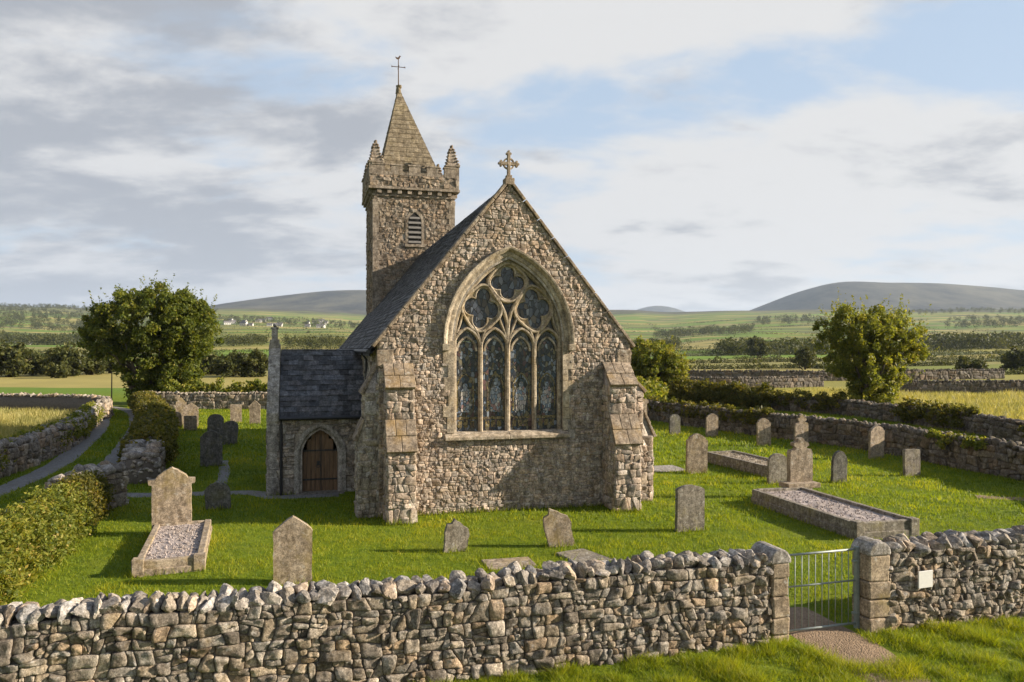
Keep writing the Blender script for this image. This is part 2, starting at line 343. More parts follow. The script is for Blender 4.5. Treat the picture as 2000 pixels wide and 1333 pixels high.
# zones painted as real ground cover: dry hay fields (polygons in metres)
GOLD = [[(-60, 61), (-60, 30), (-21, 30), (-23.2, 39), (-26.4, 46), (-29.4, 52.5), (-31, 57), (-38, 60.5)],
        [(16, 72), (24, 64), (29, 58), (30, 47), (29.5, 38), (60, 38), (95, 85), (60, 82), (30, 90)],
        [(-75, 150), (-20, 150), (-8, 178), (-80, 182)]]
def inpoly(x, y, P):
    c = False; n = len(P)
    for i in range(n):
        x1, y1 = P[i]; x2, y2 = P[(i + 1) % n]
        if (y1 > y) != (y2 > y) and x < (x2 - x1) * (y - y1) / (y2 - y1) + x1: c = not c
    return c
def build_ground():
    angs = list(np.arange(-48, 48.01, .5)) + list(np.arange(52, 308.1, 4.0))
    rad = [0.5]
    while rad[-1] < 13500: rad.append(rad[-1] * 1.026 + .02)
    na, nr = len(angs), len(rad)
    V = [(0, 0, gz(0, 0))]; gold = [0.0]
    for r in rad:
        for a in angs:
            x, y = r * math.sin(R(a)), r * math.cos(R(a))
            V.append((x, y, gz(x, y)))
            gold.append(1.0 if (25 < r < 200 and any(inpoly(x, y, P) for P in GOLD)) else 0.0)
    Fc = [(0, 1 + (j + 1) % na, 1 + j) for j in range(na)]
    for i in range(nr - 1):
        for j in range(na):
            j2 = (j + 1) % na; a = 1 + i * na
            Fc.append((a + j, a + j2, a + na + j2, a + na + j))
    me = bpy.data.meshes.new('ground'); me.from_pydata(V, [], Fc)
    at_ = me.attributes.new('gold', 'FLOAT', 'POINT'); at_.data.foreach_set('value', gold)
    me.polygons.foreach_set('use_smooth', [True] * len(me.polygons)); me.update()
    m, g, b = new_mat('ground_cover')
    p = g.n('ShaderNodeNewGeometry').outputs['Position']
    ga = g.n('ShaderNodeAttribute', attribute_name='gold').outputs['Fac']
    x, y, z = g.n('ShaderNodeSeparateXYZ', {0: p}).outputs
    r = g.n('ShaderNodeVectorMath', {0: p}, operation='LENGTH').outputs['Value']
    n1 = g.noise(p, .35, 6, .6); n2 = g.noise(p, 2.6, 6, .65); n3 = g.noise(p, 18, 4, .7)
    lawn = g.mix(g.rng(n2, .35, .65, 0, 1), (.078, .124, .009), (.185, .228, .015))
    lawn = g.mix(g.rng(n3, .4, .7, 0, .6), lawn, (.06, .09, .008))
    lawn = g.mix(g.rng(n1, .52, .7, 0, .5), lawn, (.20, .20, .03))
    hay = g.mix(g.rng(n2, .3, .7, 0, 1), (.18, .18, .06), (.32, .29, .13))
    near = g.mix(ga, lawn, hay)
    # patchwork of walled fields
    ca, sa = math.cos(R(12)), math.sin(R(12))
    fp_ = g.math('ADD', g.math('MULTIPLY', x, ca), g.math('MULTIPLY', y, sa)); fq_ = g.math('SUBTRACT', g.math('MULTIPLY', y, ca), g.math('MULTIPLY', x, sa))
    qw = g.math('ADD', fq_, g.math('ADD', g.math('MULTIPLY', g.math('SINE', g.math('MULTIPLY', fp_, 1 / 90)), 22), g.math('MULTIPLY', g.math('SINE', g.math('MULTIPLY', fp_, 1 / 37)), 7)))
    row = g.math('FLOOR', g.math('DIVIDE', qw, FROW))
    offs = g.math('MULTIPLY', g.math('MODULO', g.math('MULTIPLY', g.math('ADD', row, 400), 37.0), 100.0), FCOL / 100)
    col_ = g.math('FLOOR', g.math('DIVIDE', g.math('ADD', fp_, offs), FCOL))
    wn = g.n('ShaderNodeTexWhiteNoise', {0: g.n('ShaderNodeCombineXYZ', {0: row, 1: col_, 2: 3.0}).outputs[0]}, noise_dimensions='3D').outputs[0]
    fld = g.ramp(wn, [(0, (.11, .185, .024)), (.18, (.24, .22, .055)), (.34, (.14, .22, .028)), (.50, (.32, .27, .09)), (.62, (.10, .115, .04)), (.76, (.17, .19, .045)), (.9, (.23, .21, .075))], 'CONSTANT')
    fld = g.mix(g.rng(g.noise(p, .05, 5, .65), .38, .66, 0, .35), fld, (.14, .135, .045))
    nw = g.noise(p, .0042, 6, .6)
    fld = g.mix(g.rng(nw, .54, .60, 0, .45), fld, (.065, .08, .026))
    moor = g.mix(g.rng(g.noise(g.n('ShaderNodeMapping', {0: p, 3: (1, .45, 1)}).outputs[0], .0045, 8, .7), .38, .62, 0, 1), (.022, .024, .022), (.105, .098, .066))
    far = g.mix(g.rng(g.math('ADD', r, g.math('MULTIPLY', g.math('SUBTRACT', nw, .5), 2400)), 2300, 3300, 0, 1, True), fld, moor)
    c = g.mix(g.rng(g.math('ADD', r, g.math('MULTIPLY', n1, 20)), 92, 118, 0, 1, True), near, far)
    setin(g, b, 'Base Color', c); setin(g, b, 'Roughness', .95); setin(g, b, 'Specular IOR Level', .1)
    bump(g, b, g.math('ADD', n2, g.math('MULTIPLY', n3, .5)), .7, .06)
    me.materials.append(m)
    tag(link('ground', me), kind='structure')
build_ground()

# ------------------------------------------------------------------ rubble, rocks, leaves, blades
def chaikin(P, it, q=.22):
    for _ in range(it):
        Q = []
        for i in range(len(P)):
            a, b = P[i], P[(i + 1) % len(P)]
            Q += [(a[0] * (1 - q) + b[0] * q, a[1] * (1 - q) + b[1] * q), (a[0] * q + b[0] * (1 - q), a[1] * q + b[1] * (1 - q))]
        P = Q
    return P
def clip(P, nx, ny, d):
    out = []; n = len(P)
    for i in range(n):
        a, b = P[i], P[(i + 1) % n]
        da, db = a[0] * nx + a[1] * ny - d, b[0] * nx + b[1] * ny - d
        if da <= 0: out.append(a)
        if (da < 0) != (db < 0) and da != db:
            t = da / (da - db); out.append((a[0] + (b[0] - a[0]) * t, a[1] + (b[1] - a[1]) * t))
    return out
def pick(pal, rng):
    c = pal[rng.randrange(len(pal))]; k = rng.uniform(.84, 1.14) if pal is PAL_CH else rng.uniform(.72, 1.22); return tuple(min(1.6, x * k) for x in c)
PAL_CH = [(1, 1, 1), (1.06, .97, .90), (.95, .95, .96), (1.12, 1.06, .99), (.88, .83, .77), (1.05, .94, .84), (.80, .78, .77)]
PAL_DW = [(1, 1, 1), (1.06, .98, .86), (.90, .92, .95), (1.2, 1.16, 1.1), (.78, .74, .70), (1.08, .92, .76), (.65, .63, .62), (.95, .93, .90)]
def rubble(mb, s0, s1, t0, t1, rmin, rmax, aspect, fr, dep, gap, seed, inside=None, planes=(), smooth=2, pal=PAL_CH, tpow=1.25, rough=.12, ntry=None):
    """irregular stones filling a strip of wall: s along, t up, fr(s,t,d) -> xyz with d out of the wall"""
    rng = random.Random(seed); cells = []
    def cut(P, lvl):
        xs = [p[0] for p in P]; ys = [p[1] for p in P]; w, h = max(xs) - min(xs), max(ys) - min(ys)
        lim = 4 * (rmin + (rmax - rmin) * rng.random() ** tpow) ** 2
        if lvl > 6 or w * h < lim * 1.5 or (lvl and w * h < 4.6 * rmax * rmax and rng.random() < .10): cells.append(P); return
        th = (0 if w > h * rng.uniform(.75, 1.3) else math.pi / 2) + rng.gauss(0, .20)
        nx, ny = math.cos(th), math.sin(th); k = rng.uniform(.30, .70)
        d = nx * (min(xs) + w * k) + ny * (min(ys) + h * k)
        A_, B_ = clip(P, nx, ny, d), clip(P, -nx, -ny, -d)
        for q in (A_, B_):
            if len(q) >= 3: cut(q, lvl + 1)
    t = t0
    while t < t1:
        hr = rmax * rng.uniform(2.0, 3.2); tn = t + hr
        if t1 - tn < rmin * 2: tn = t1
        x0 = s0 / aspect - rng.uniform(0, rmax); ja = 0
        while x0 < s1 / aspect:
            x1 = x0 + hr * rng.uniform(.7, 1.9); jb = rng.uniform(-.12, .12) * hr
            cut([(x0 - ja, t), (x1 - jb, t), (x1 + jb, tn), (x0 + ja, tn)], 0); x0 = x1; ja = jb
        t = tn
    wk = .35 / rmax; wa = rmax * .38
    def warp(x, y): return (x + wa * mnoise.noise(Vector((x * wk, y * wk, seed * .7))), y + wa * .8 * mnoise.noise(Vector((x * wk, y * wk, seed * .7 + 40))))
    for P in cells:
        ca = sum(p[0] for p in P) / len(P); cb = sum(p[1] for p in P) / len(P)
        if inside and not inside(ca * aspect, cb): continue
        Q = []                                              # extra points on the long edges, bent by the warp
        for i in range(len(P)):
            p, q = P[i], P[(i + 1) % len(P)]; L = math.hypot(q[0] - p[0], q[1] - p[1]); Q.append(p)
            if L > rmax * 1.1: Q.append(((p[0] + q[0]) / 2, (p[1] + q[1]) / 2))
        P = [warp(*p) for p in Q]
        ca = sum(p[0] for p in P) / len(P); cb = sum(p[1] for p in P) / len(P); g2 = gap * rng.uniform(.6, 1.6)
        P = [(p[0] + (ca - p[0]) * min(.4, g2 / max(1e-4, math.hypot(p[0] - ca, p[1] - cb))), p[1] + (cb - p[1]) * min(.4, g2 / max(1e-4, math.hypot(p[0] - ca, p[1] - cb)))) for p in P]
        for (nx, ny, dd) in ((-1, 0, -s0 / aspect), (1, 0, s1 / aspect), (0, -1, -t0), (0, 1, t1)):
            if len(P) >= 3: P = clip(P, nx, ny, dd)
        P = [(x * aspect, y) for x, y in P]
        for (nx, ny, dd) in planes:
            if len(P) >= 3: P = clip(P, nx, ny, dd)
        if len(P) < 3: continue
        cx = sum(p[0] for p in P) / len(P); cy = sum(p[1] for p in P) / len(P)
        ar = abs(sum(P[k][0] * P[(k + 1) % len(P)][1] - P[(k + 1) % len(P)][0] * P[k][1] for k in range(len(P)))) / 2
        if ar < rmin * rmin * .5: continue
        P = chaikin(P, 1, .12 + .10 * rng.random())
        if smooth > 1: P = chaikin(P, 1, .24)
        sz = math.sqrt(ar); D = dep * rng.uniform(.45, 1.25) * min(1.3, .5 + sz / (2 * rmax))
        tx, ty = rng.uniform(-.2, .2), rng.uniform(-.2, .2); fq = 1.1 / max(.03, sz)
        sd_ = rng.uniform(0, 99); m = len(P); vs = []
        for sc, dz in ((1.0, -.02), (.985, D * .70), (.89, D * .98), (.48, D * 1.0)):
            for k, (x, y) in enumerate(P):
                ex, ey = (x - cx) * sc, (y - cy) * sc
                nn = mnoise.noise(Vector(((cx + ex) * fq + sd_, (cy + ey) * fq, sd_)))
                q = 1 + (nn * rough if sc < 1.01 and dz > 0 else 0)
                dd = dz + (ex * tx + ey * ty) * (1 if dz > 0 else 0) + (nn * D * .80 if dz > D * .5 else 0)
                vs.append(fr(cx + ex * q, cy + ey * q, dd))
        vs.append(fr(cx, cy, D * (1.0 + .80 * mnoise.noise(Vector((cx * fq + sd_, cy * fq, sd_))))))
        fs = []
        for rr in range(3):
            for k in range(m):
                k2 = (k + 1) % m; fs.append((rr * m + k, rr * m + k2, (rr + 1) * m + k2, (rr + 1) * m + k))
        fs += [(3 * m + k, 3 * m + (k + 1) % m, 4 * m) for k in range(m)]
        mb.add(vs, fs, pick(pal, rng))
    return mb
def ico(sub):
    bm = bmesh.new(); bmesh.ops.create_icosphere(bm, subdivisions=sub, radius=1)
    V = np.array([v.co[:] for v in bm.verts]); Fc = [tuple(v.index for v in f.verts) for f in bm.faces]; bm.free(); return V, Fc
ICO = {k: ico(k) for k in (1, 2, 3)}
def rock(mb, c, size, rz, seed, sub=2, tilt=0.25, pal=PAL_DW, nplanes=11):
    rg = np.random.RandomState(seed % (2 ** 31)); V, Fc = ICO[sub]
    N = rg.normal(size=(nplanes, 3)); N /= np.linalg.norm(N, axis=1)[:, None]
    dd = rg.uniform(.50, .96, nplanes)
    dots = V @ N.T; rr = np.where(dots > .05, dd / np.maximum(dots, .05), 9).min(axis=1); rr = np.minimum(rr, 1.18)
    W = V * rr[:, None]
    W = W * (1 + rg.normal(0, .018, len(W))[:, None]) * np.array(size)
    E = Matrix.Rotation(rz, 3, 'Z') @ Matrix.Rotation(rg.uniform(-tilt, tilt), 3, 'X') @ Matrix.Rotation(rg.uniform(-tilt, tilt), 3, 'Y')
    W = W @ np.array(E).T + np.array(c)
    mb.add(W.tolist(), Fc, pick(pal, random.Random(seed)))
def poly_mesh(name, V, k, rnd, mat, parent=None):
    """N separate k-gons from a (N,k,3) array, rnd = one random per face"""
    N = len(V); me = bpy.data.meshes.new(name)
    me.vertices.add(N * k); me.vertices.foreach_set('co', np.ascontiguousarray(V, np.float32).ravel())
    me.loops.add(N * k); me.loops.foreach_set('vertex_index', np.arange(N * k, dtype=np.int32))
    me.polygons.add(N); me.polygons.foreach_set('loop_start', np.arange(0, N * k, k, dtype=np.int32))
    me.update(calc_edges=True)
    a = me.attributes.new('rnd', 'FLOAT', 'POINT'); a.data.foreach_set('value', np.repeat(np.asarray(rnd, np.float32), k))
    me.materials.append(mat)
    return link(name, me, parent)
def leaf_quads(P, size, rg, up=0.25, elong=1.7):
    N = len(P); n = rg.normal(size=(N, 3)); n[:, 2] += up; n /= np.linalg.norm(n, axis=1)[:, None]
    t = rg.normal(size=(N, 3)); t -= (t * n).sum(1)[:, None] * n; t /= np.linalg.norm(t, axis=1)[:, None]
    b = np.cross(n, t); s = np.asarray(size).reshape(-1, 1)
    return np.stack([P + t * s * .5 * elong, P + b * s * .42 + n * s * .12, P - t * s * .5 * elong, P - b * s * .42 + n * s * .12], 1)
def clumps(centres, radii, per, rg, squash=.85):
    C = np.repeat(centres, per, 0); Rr = np.repeat(radii, per)
    d = rg.normal(size=(len(C), 3)); d /= np.linalg.norm(d, axis=1)[:, None]
    rr = Rr * rg.uniform(.25, 1.0, len(C)) ** .6
    P = C + d * rr[:, None] * np.array([1, 1, squash]); tone = np.repeat(rg.uniform(0, 1, len(centres)), per)
    return P, tone
def blades(P, h, w, lean, rg):
    N = len(P); a = rg.uniform(0, 2 * np.pi, N); d = np.stack([np.cos(a), np.sin(a), np.zeros(N)], 1)
    l = rg.normal(0, 1, (N, 2)) * lean; hh = np.asarray(h).reshape(-1, 1); ww = np.asarray(w).reshape(-1, 1)
    tip = P + np.concatenate([l * hh, hh], 1)
    return np.stack([P - d * ww * .5, P + d * ww * .5, tip], 1)

# ------------------------------------------------------------------ the church
TH = R(15); CX, CY = -3.92, 22.6; W = 7.94; XC = W / 2
EAVE, RIDGE, NAVE = 5.22, 10.05, 22.5
church = empty('church', (CX, CY, 0), TH)
tag(church, 'grey and brown rubble stone church with spired tower, slate roofs and large traceried gable window', 'church')
def wx(x, y): return (CX + x * math.cos(TH) - y * math.sin(TH), CY + x * math.sin(TH) + y * math.cos(TH))
FRONT = lambda y: (lambda s, t, d: (s, y - d, t))
LEFTF = lambda x: (lambda s, t, d: (x - d, s, t))
RIGHTF = lambda x: (lambda s, t, d: (x + d, s, t))
def arch(a, spring, rise, n=14, cx=XC):
    """pointed arch from left springing over apex to right"""
    c = (rise * rise - a * a) / (2 * a); Rr = a + c; th = math.atan2(rise, c)
    L = [(cx + c - Rr * math.cos(th * i / n), spring + Rr * math.sin(th * i / n)) for i in range(n + 1)]
    return L + [(2 * cx - x, z) for x, z in L[-2::-1]]
SILL, SPR = 2.42, 5.22
A_IN, RISE = 1.72, 2.52
win_in = [(XC - A_IN, SILL)] + arch(A_IN, SPR, RISE) + [(XC + A_IN, SILL)]
def in_arch(x, z, a, rise, spring, sill, cx=XC):
    if z < sill or abs(x - cx) > a: return False
    if z < spring: return True
    c = (rise * rise - a * a) / (2 * a); Rr = a + c
    return math.hypot(abs(x - cx) + c, z - spring) < Rr
SL = (RIDGE - EAVE) / XC
# gable wall
mb = MB(); mb.cur = (1, 1, 1)
mb.m = 0; mb.mesh(plate([(0, -.3), (W, -.3), (W, EAVE), (XC, RIDGE), (0, EAVE)], [win_in], 0, .7))
mb.m = 1
hl = math.hypot(SL, 1)
def gin(x, z):
    if in_arch(x, z, A_IN + .24, RISE + .26, SPR, SILL - .02): return False
    if z < 4.3 and (.2 < x < .9 or W - .95 < x < W - .1): return False
    if abs(x - XC) < A_IN + .35 and SILL - .25 < z < SILL: return False
    return True
rubble(mb, 0, W, .0, RIDGE, .032, .082, 1.55, FRONT(0), .028, .0032, 11, gin,
       [(-SL / hl, 1 / hl, EAVE / hl), (SL / hl, 1 / hl, (EAVE + SL * W) / hl)], 1, PAL_CH)
mb.build('gable_wall', [M['church_mortar'], M['church']], church, smooth=True)
# side walls
for x0, x1, fr, nm in ((0, .7, LEFTF(0), 21), (W - .7, W, RIGHTF(W), 22)):
    mb = MB(); mb.box(x0, .705, -.3, x1, NAVE, EAVE - .05); mb.m = 1
    rubble(mb, .0, 12, 0, EAVE - .1, .09, .22, 1.5, fr, .05, .007, nm, None, (), 1)
    mb.build('side_wall', [M['church_mortar'], M['porch'] if x0 == 0 else M['church']], church, smooth=True)
# window jambs, hood, sill
for sgn in (-1, 1):
    mb = MB(); z = SILL; k = 0; rg = random.Random(3 + sgn)
    while z < SPR - .05:
        h = min(rg.uniform(.32, .5), SPR - z); w = (.20 if k % 2 == 0 else .33) + rg.uniform(-.03, .03)
        a, b_ = XC + sgn * A_IN, XC + sgn * (A_IN + w); cc = rg.uniform(.88, 1.08)
        mb.box(min(a, b_), -.045, z + .003, max(a, b_), .32, z + h - .003, c=(cc, cc, cc)); z += h; k += 1
    mb.build('jamb', M['dressed'], church, bevel=.012)
mb = MB()
P = arch(A_IN + .13, SPR, RISE + .16, 18)
mb.sweep(P, [(-.115, .3), (-.115, .0), (-.09, .03), (-.05, -.035), (.0, -.045), (.10, -.045), (.10, .3)])
mb.build('arch_stones', M['dressed'], church)
mb = MB(); P = arch(A_IN + .275, SPR - .02, RISE + .33, 20)
P = [(P[0][0], SPR - .14)] + P + [(P[-1][0], SPR - .14)]
mb.sweep(P, [(-.07, .02), (-.07, -.09), (.0, -.17), (.07, -.18), (.085, -.12), (.085, .02)])
for sgn in (-1, 1): mb.box(XC + sgn * (A_IN + .275) - .11, -.19, SPR - .30, XC + sgn * (A_IN + .275) + .11, .02, SPR - .10)
mb.build('hood_mould', M['dressed'], church, smooth=False, bevel=.012)
mb = MB()
sp = [(-.20, SILL - .20), (-.20, SILL - .10), (.06, SILL + .015), (.34, SILL + .03), (.34, SILL - .20)]
mb.prism(sp, lambda a, b, d: (d, a, b), XC - A_IN - .30, XC - .02); mb.prism(sp, lambda a, b, d: (d, a, b), XC - .012, XC + A_IN + .18)
mb.build('window_sill', M['dressed'], church, bevel=.015)
# tracery
win = empty('great_window', (0, 0, 0), 0, church)
YF, YM, YB = .10, .17, .30
def bar(h):
    h *= .88
    return [(-h, YB), (-h, YM), (-h * .38, YF), (h * .38, YF), (h, YM), (h, YB)]
LW = A_IN / 2; LSP, LR = 5.0, .60
for i, xo in enumerate((-LW, 0, LW)):
    m_ = MB(); m_.sweep([(XC + xo, SILL), (XC + xo, 5.12 if i != 1 else 5.75)], bar(.075 if i != 1 else .085)); m_.build('mullion', M['dressed'], win)
mb = MB()
for i in range(4):
    cx = XC + (i - 1.5) * LW
    P = arch(LW / 2, LSP, LR, 9, cx); mb.sweep(P, bar(.062))
    P = arch(LW / 2 - .13, LSP - .1, LR - .16, 7, cx); mb.sweep(P, [(-.03, YB - .02), (-.03, YM + .03), (.03, YM + .03), (.03, YB - .02)])
mb.build('light_heads', M['dressed'], win)
def foil(cx, cz, rx, rz, rot=0.0, n=48, sq=.10):
    pts = []
    for k in range(n):
        th = 2 * math.pi * k / n; r = 1 + sq * math.cos(4 * th) * .6
        x, z_ = rx * r * math.cos(th), rz * r * math.sin(th)
        pts.append((cx + x * math.cos(rot) - z_ * math.sin(rot), cz + x * math.sin(rot) + z_ * math.cos(rot)))
    return pts
def circ(cx, cz, r, n=24): return [(cx + r * math.cos(2 * math.pi * k / n), cz + r * math.sin(2 * math.pi * k / n)) for k in range(n)]
foils = [(XC - .83, 6.22, .60, .68, -.16), (XC + .83, 6.22, .60, .68, .16), (XC, 7.02, .60, .56, 0)]
for (cx, cz, rx, rz, rt) in foils:
    mb = MB(); out = foil(cx, cz, rx, rz, rt); mb.sweep(out, bar(.06), True)
    hole = []
    for k in range(96):
        th = 2 * math.pi * k / 96; ph = (th + math.pi / 4) % (math.pi / 2) - math.pi / 4; dd_, rr_ = .53, .42
        q = dd_ * math.cos(ph) + math.sqrt(max(0, rr_ ** 2 - (dd_ * math.sin(ph)) ** 2)); x_, z_ = rx * q * math.cos(th), rz * q * math.sin(th)
        hole.append((cx + x_ * math.cos(rt) - z_ * math.sin(rt), cz + x_ * math.sin(rt) + z_ * math.cos(rt)))
    mb.sweep(hole, [(-.02, YB - .02), (-.02, YM + .01), (.012, YM), (.03, YM + .015), (.03, YB - .02)], True); holes = [hole]
    mb.mesh(plate(out, holes, .20, .28)); mb.build('quatrefoil', M['dressed'], win)
mb = MB()
for sgn in (-1, 1):
    f = lambda a: [(XC + sgn * x, z_) for x, z_ in a]
    mb.sweep(f([(0, 5.62), (.03, 5.85), (.11, 6.1), (.22, 6.32), (.36, 6.52), (.50, 6.72), (.60, 6.95), (.63, 7.15)]), bar(.065))
    mb.sweep(f([(LW, 5.0), (LW - .03, 5.25), (LW - .12, 5.5), (LW - .2, 5.62)]), bar(.05))
    mb.sweep(f([(LW, 5.0), (LW + .03, 5.25), (LW + .12, 5.5), (LW + .2, 5.62)]), bar(.05))
    mb.sweep(f([(.02, 5.1), (.08, 5.42), (.2, 5.72), (.3, 5.95)]), bar(.045))
    mb.sweep(f([(1.62, 5.45), (1.5, 5.75), (1.42, 6.05)]), bar(.045))
mb.build('tracery_curves', M['dressed'], win)
mb = MB(); rim = [(XC - A_IN + .04, SILL)] + arch(A_IN - .04, SPR, RISE - .05, 16) + [(XC + A_IN - .04, SILL)]
mb.sweep(rim, bar(.07)); mb.build('window_frame', M['dressed'], win)
# glass: head glass and four lights with pale figures under amber canopies
mb = MB(); mb.mesh(plate([(XC - A_IN + .01, LSP + .2)] + arch(A_IN - .01, SPR, RISE - .01) + [(XC + A_IN - .01, LSP + .2)], [], .262, .272)); mb.build('head_glass', M['glass_head'], win)
for i in range(4):
    cx = XC + (i - 1.5) * LW; rgf = random.Random(40 + i)
    mb = MB(); mb.box(cx - LW / 2 + .01, .262, SILL, cx + LW / 2 - .01, .272, LSP + .196)
    mb.m = 1
    for q in range(16):
        qx, qz = cx + rgf.uniform(-.32, .32), SILL + rgf.uniform(.1, 2.6); r_ = rgf.uniform(.02, .055); mb.m = rgf.choice((1, 2))
        mb.prism(circ(qx, qz, r_, 5), lambda a, b, d: (a, d, b), .2585, .2615)
    g_ = mb.build('glass_panel', [M['glass'], M['glass_pale'], M['glass_gold']], win)
    fx = cx + rgf.uniform(-.05, .05) * 1.2; zb = SILL + .62
    can = MB(); ca = [(fx - .25, zb)] + arch(.25, zb + .75, .42, 8, fx) + [(fx + .25, zb)]
    can.sweep(ca, [(-.025, .262), (-.025, .256), (.025, .256), (.025, .262)])
    can.box(cx - LW / 2 + .07, .255, SILL + .38, cx + LW / 2 - .07, .260, SILL + .46)
    for q in range(3): can.box(cx - .27 + q * .19, .255, SILL + .14, cx - .14 + q * .19, .260, SILL + .34)
    can.build('canopy_glass', M['glass_gold'], g_)
    fg = MB(); w = rgf.uniform(.13, .17); hgt = rgf.uniform(.86, 1.0)
    rob = [(fx - w, zb), (fx + w * rgf.uniform(.5, 1), zb - .02), (fx + w * 1.1, zb + hgt * .45), (fx + w * .9, zb + hgt * .72), (fx + w * .3, zb + hgt * .80), (fx - w * .3, zb + hgt * .80), (fx - w * .95, zb + hgt * .70), (fx - w * 1.15, zb + hgt * .4)]
    fg.prism(rob, lambda a, b, d: (a, d, b), .253, .258); fg.prism(circ(fx, zb + hgt * .86, .075, 14), lambda a, b, d: (a, d, b), .253, .258)
    fg.build('figure_glass', M['glass_pale'], g_)
# buttresses
def buttress(fr, w0, w1, prof, seed, mat, topz):
    """fr(a, d, z): a across, d out from the wall"""
    (p1, z1), (p2, z2), (p3, z3) = prof                     # outer projection/top, inner projection/foot, inner top, then to wall at topz
    mb = MB(); mb.m = 0
    side = [(0, -.3), (p1, -.3), (p1, z1), (p2, z2), (p2, z3), (0, topz)]
    n = len(side)
    vs = [fr(w0, d, z_) for d, z_ in side] + [fr(w1, d, z_) for d, z_ in side]
    mb.add(vs, [tuple(range(n)), tuple(range(n, 2 * n))[::-1]] + [(i, n + i, n + (i + 1) % n, (i + 1) % n) for i in range(n)])
    mb.m = 1
    rubble(mb, w0, w1, 0, z1 - .02, .05, .17, 1.25, lambda s, t, d: fr(s, p1 + d, t), .034, .005, seed, None, (), 1)
    rubble(mb, w0, w1, z2 + .02, z3 - .02, .05, .17, 1.3, lambda s, t, d: fr(s, p2 + d, t), .034, .005, seed + 1, None, (), 1)
    for wv, sg, k in ((w0, -1, 2), (w1, 1, 3)):
        rubble(mb, 0, p1, 0, z1, .05, .16, 1.3, lambda s, t, d: fr(wv + sg * d, s, t), .034, .005, seed + k, None, (), 1)
        rubble(mb, 0, p2, z1 + .02, z3, .05, .16, 1.3, lambda s, t, d: fr(wv + sg * d, s, t), .034, .005, seed + k + 4, None, (), 1)
    b = mb.build('buttress', [M['church_mortar'], mat], church, smooth=True)
    for (da, za, db, zb) in ((p2, z2, p1, z1), (0, topz, p2, z3)):      # weathering slabs, two courses each
        wb = MB()
        for q, (u0, u1, lift) in enumerate(((0.0, .56, .0), (.50, 1.10, .0))):
            P0 = (da + (db - da) * u0, za + (zb - za) * u0); P1 = (da + (db - da) * u1, za + (zb - za) * u1)
            e = .05; th = .10 if q == 0 else .115
            L = math.hypot(P1[0] - P0[0], P1[1] - P0[1]); nx, nz = -(P1[1] - P0[1]) / L, (P1[0] - P0[0]) / L
            pr = [(P0[0], P0[1]), (P1[0], P1[1]), (P1[0] + nx * th, P1[1] + nz * th), (P0[0] + nx * th * .55, P0[1] + nz * th * .55)]
            nb = random.Random(seed + q).choice((2, 3)); ws = np.linspace(w0 - e, w1 + e, nb + 1)
            for k in range(nb):
                cc = random.uniform(.85, 1.1)
                wb.prism(pr, lambda a, b_, d: fr(d, a, b_), ws[k] + .003, ws[k + 1] - .003, (cc, cc, cc))
        wb.build('weathering', M['coping'], b, bevel=.018)
PR = ((1.0, 2.10), (.6, 2.92), (.6, 3.86))
buttress(lambda a, d, z_: (a, -d, z_), .16, .95, PR, 61, M['church'], 4.52)
buttress(lambda a, d, z_: (a, -d, z_), 7.06, 7.90, PR, 71, M['church'], 4.52)
buttress(lambda a, d, z_: (-d, a, z_), .12, .92, ((.60, 2.3), (.40, 2.9), (.40, 3.7)), 81, M['porch'], 4.5)
buttress(lambda a, d, z_: (W + d, a, z_), .25, 1.05, ((.95, 2.15), (.6, 2.95), (.6, 3.6)), 91, M['church'], 4.3)
# rake copings, kneelers, cross
for sgn in (-1, 1):
    mb = MB(); nb = 9
    p0 = (XC + sgn * (XC + .16), EAVE - .20); p1 = (XC + sgn * .02, RIDGE + .06)
    dx, dz = p1[0] - p0[0], p1[1] - p0[1]; L = math.hypot(dx, dz); nx, nz = -dz / L * -sgn * 1.0, dx / L * -sgn
    if nz < 0: nx, nz = -nx, -nz
    for k in range(nb):
        a, b_ = k / nb + .002, (k + 1) / nb - .002; cc = random.uniform(.85, 1.1)
        q = [(p0[0] + dx * a - nx * .02, p0[1] + dz * a - nz * .02), (p0[0] + dx * b_ - nx * .02, p0[1] + dz * b_ - nz * .02),
             (p0[0] + dx * b_ + nx * .07, p0[1] + dz * b_ + nz * .07), (p0[0] + dx * a + nx * .07, p0[1] + dz * a + nz * .07)]
        mb.prism(q, lambda x, z_, d: (x, d, z_), -.09, .42, (cc, cc, cc))
    mb.build('gable_coping', M['coping'], church, bevel=.015)
    mb = MB(); x0 = XC + sgn * (XC - .42); x1 = XC + sgn * (XC + .06)
    mb.box(min(x0, x1), -.06, EAVE - .75, max(x0, x1), .5, EAVE - .28, .01)
    mb.build('kneeler', M['coping'], church, bevel=.02)
mb = MB(); cz = RIDGE + .08
mb.box(XC - .17, -.10, cz - .14, XC + .17, .24, cz + .10); mb.box(XC - .10, -.03, cz + .10, XC + .10, .17, cz + .22)
mb.box(XC - .055, .015, cz + .22, XC + .055, .125, cz + 1.0); mb.box(XC - .29, .02, cz + .58, XC + .29, .12, cz + .70)
for (a, b_) in ((-.29, .64), (.29, .64), (0, 1.0)):
    for (ox, oz) in ((0, 0), (.0, .075), (.0, -.075), (.06, 0), (-.06, 0)):
        mb.prism(circ(XC + a + ox, cz + b_ + oz, .046, 10), lambda x, z_, d: (x, d, z_), .018 + abs(ox) * .05, .122 - abs(oz) * .05)
mb.sweep(circ(XC, cz + .64, .19, 24), [(-.028, .035), (.028, .035), (.028, .105), (-.028, .105)], True)
for i, (x, y, z_) in enumerate(mb.v): mb.v[i] = (XC + (x - XC) * .86, y, cz + (z_ - cz) * .86)
mb.build('gable_cross', M['coping'], church, bevel=.01)

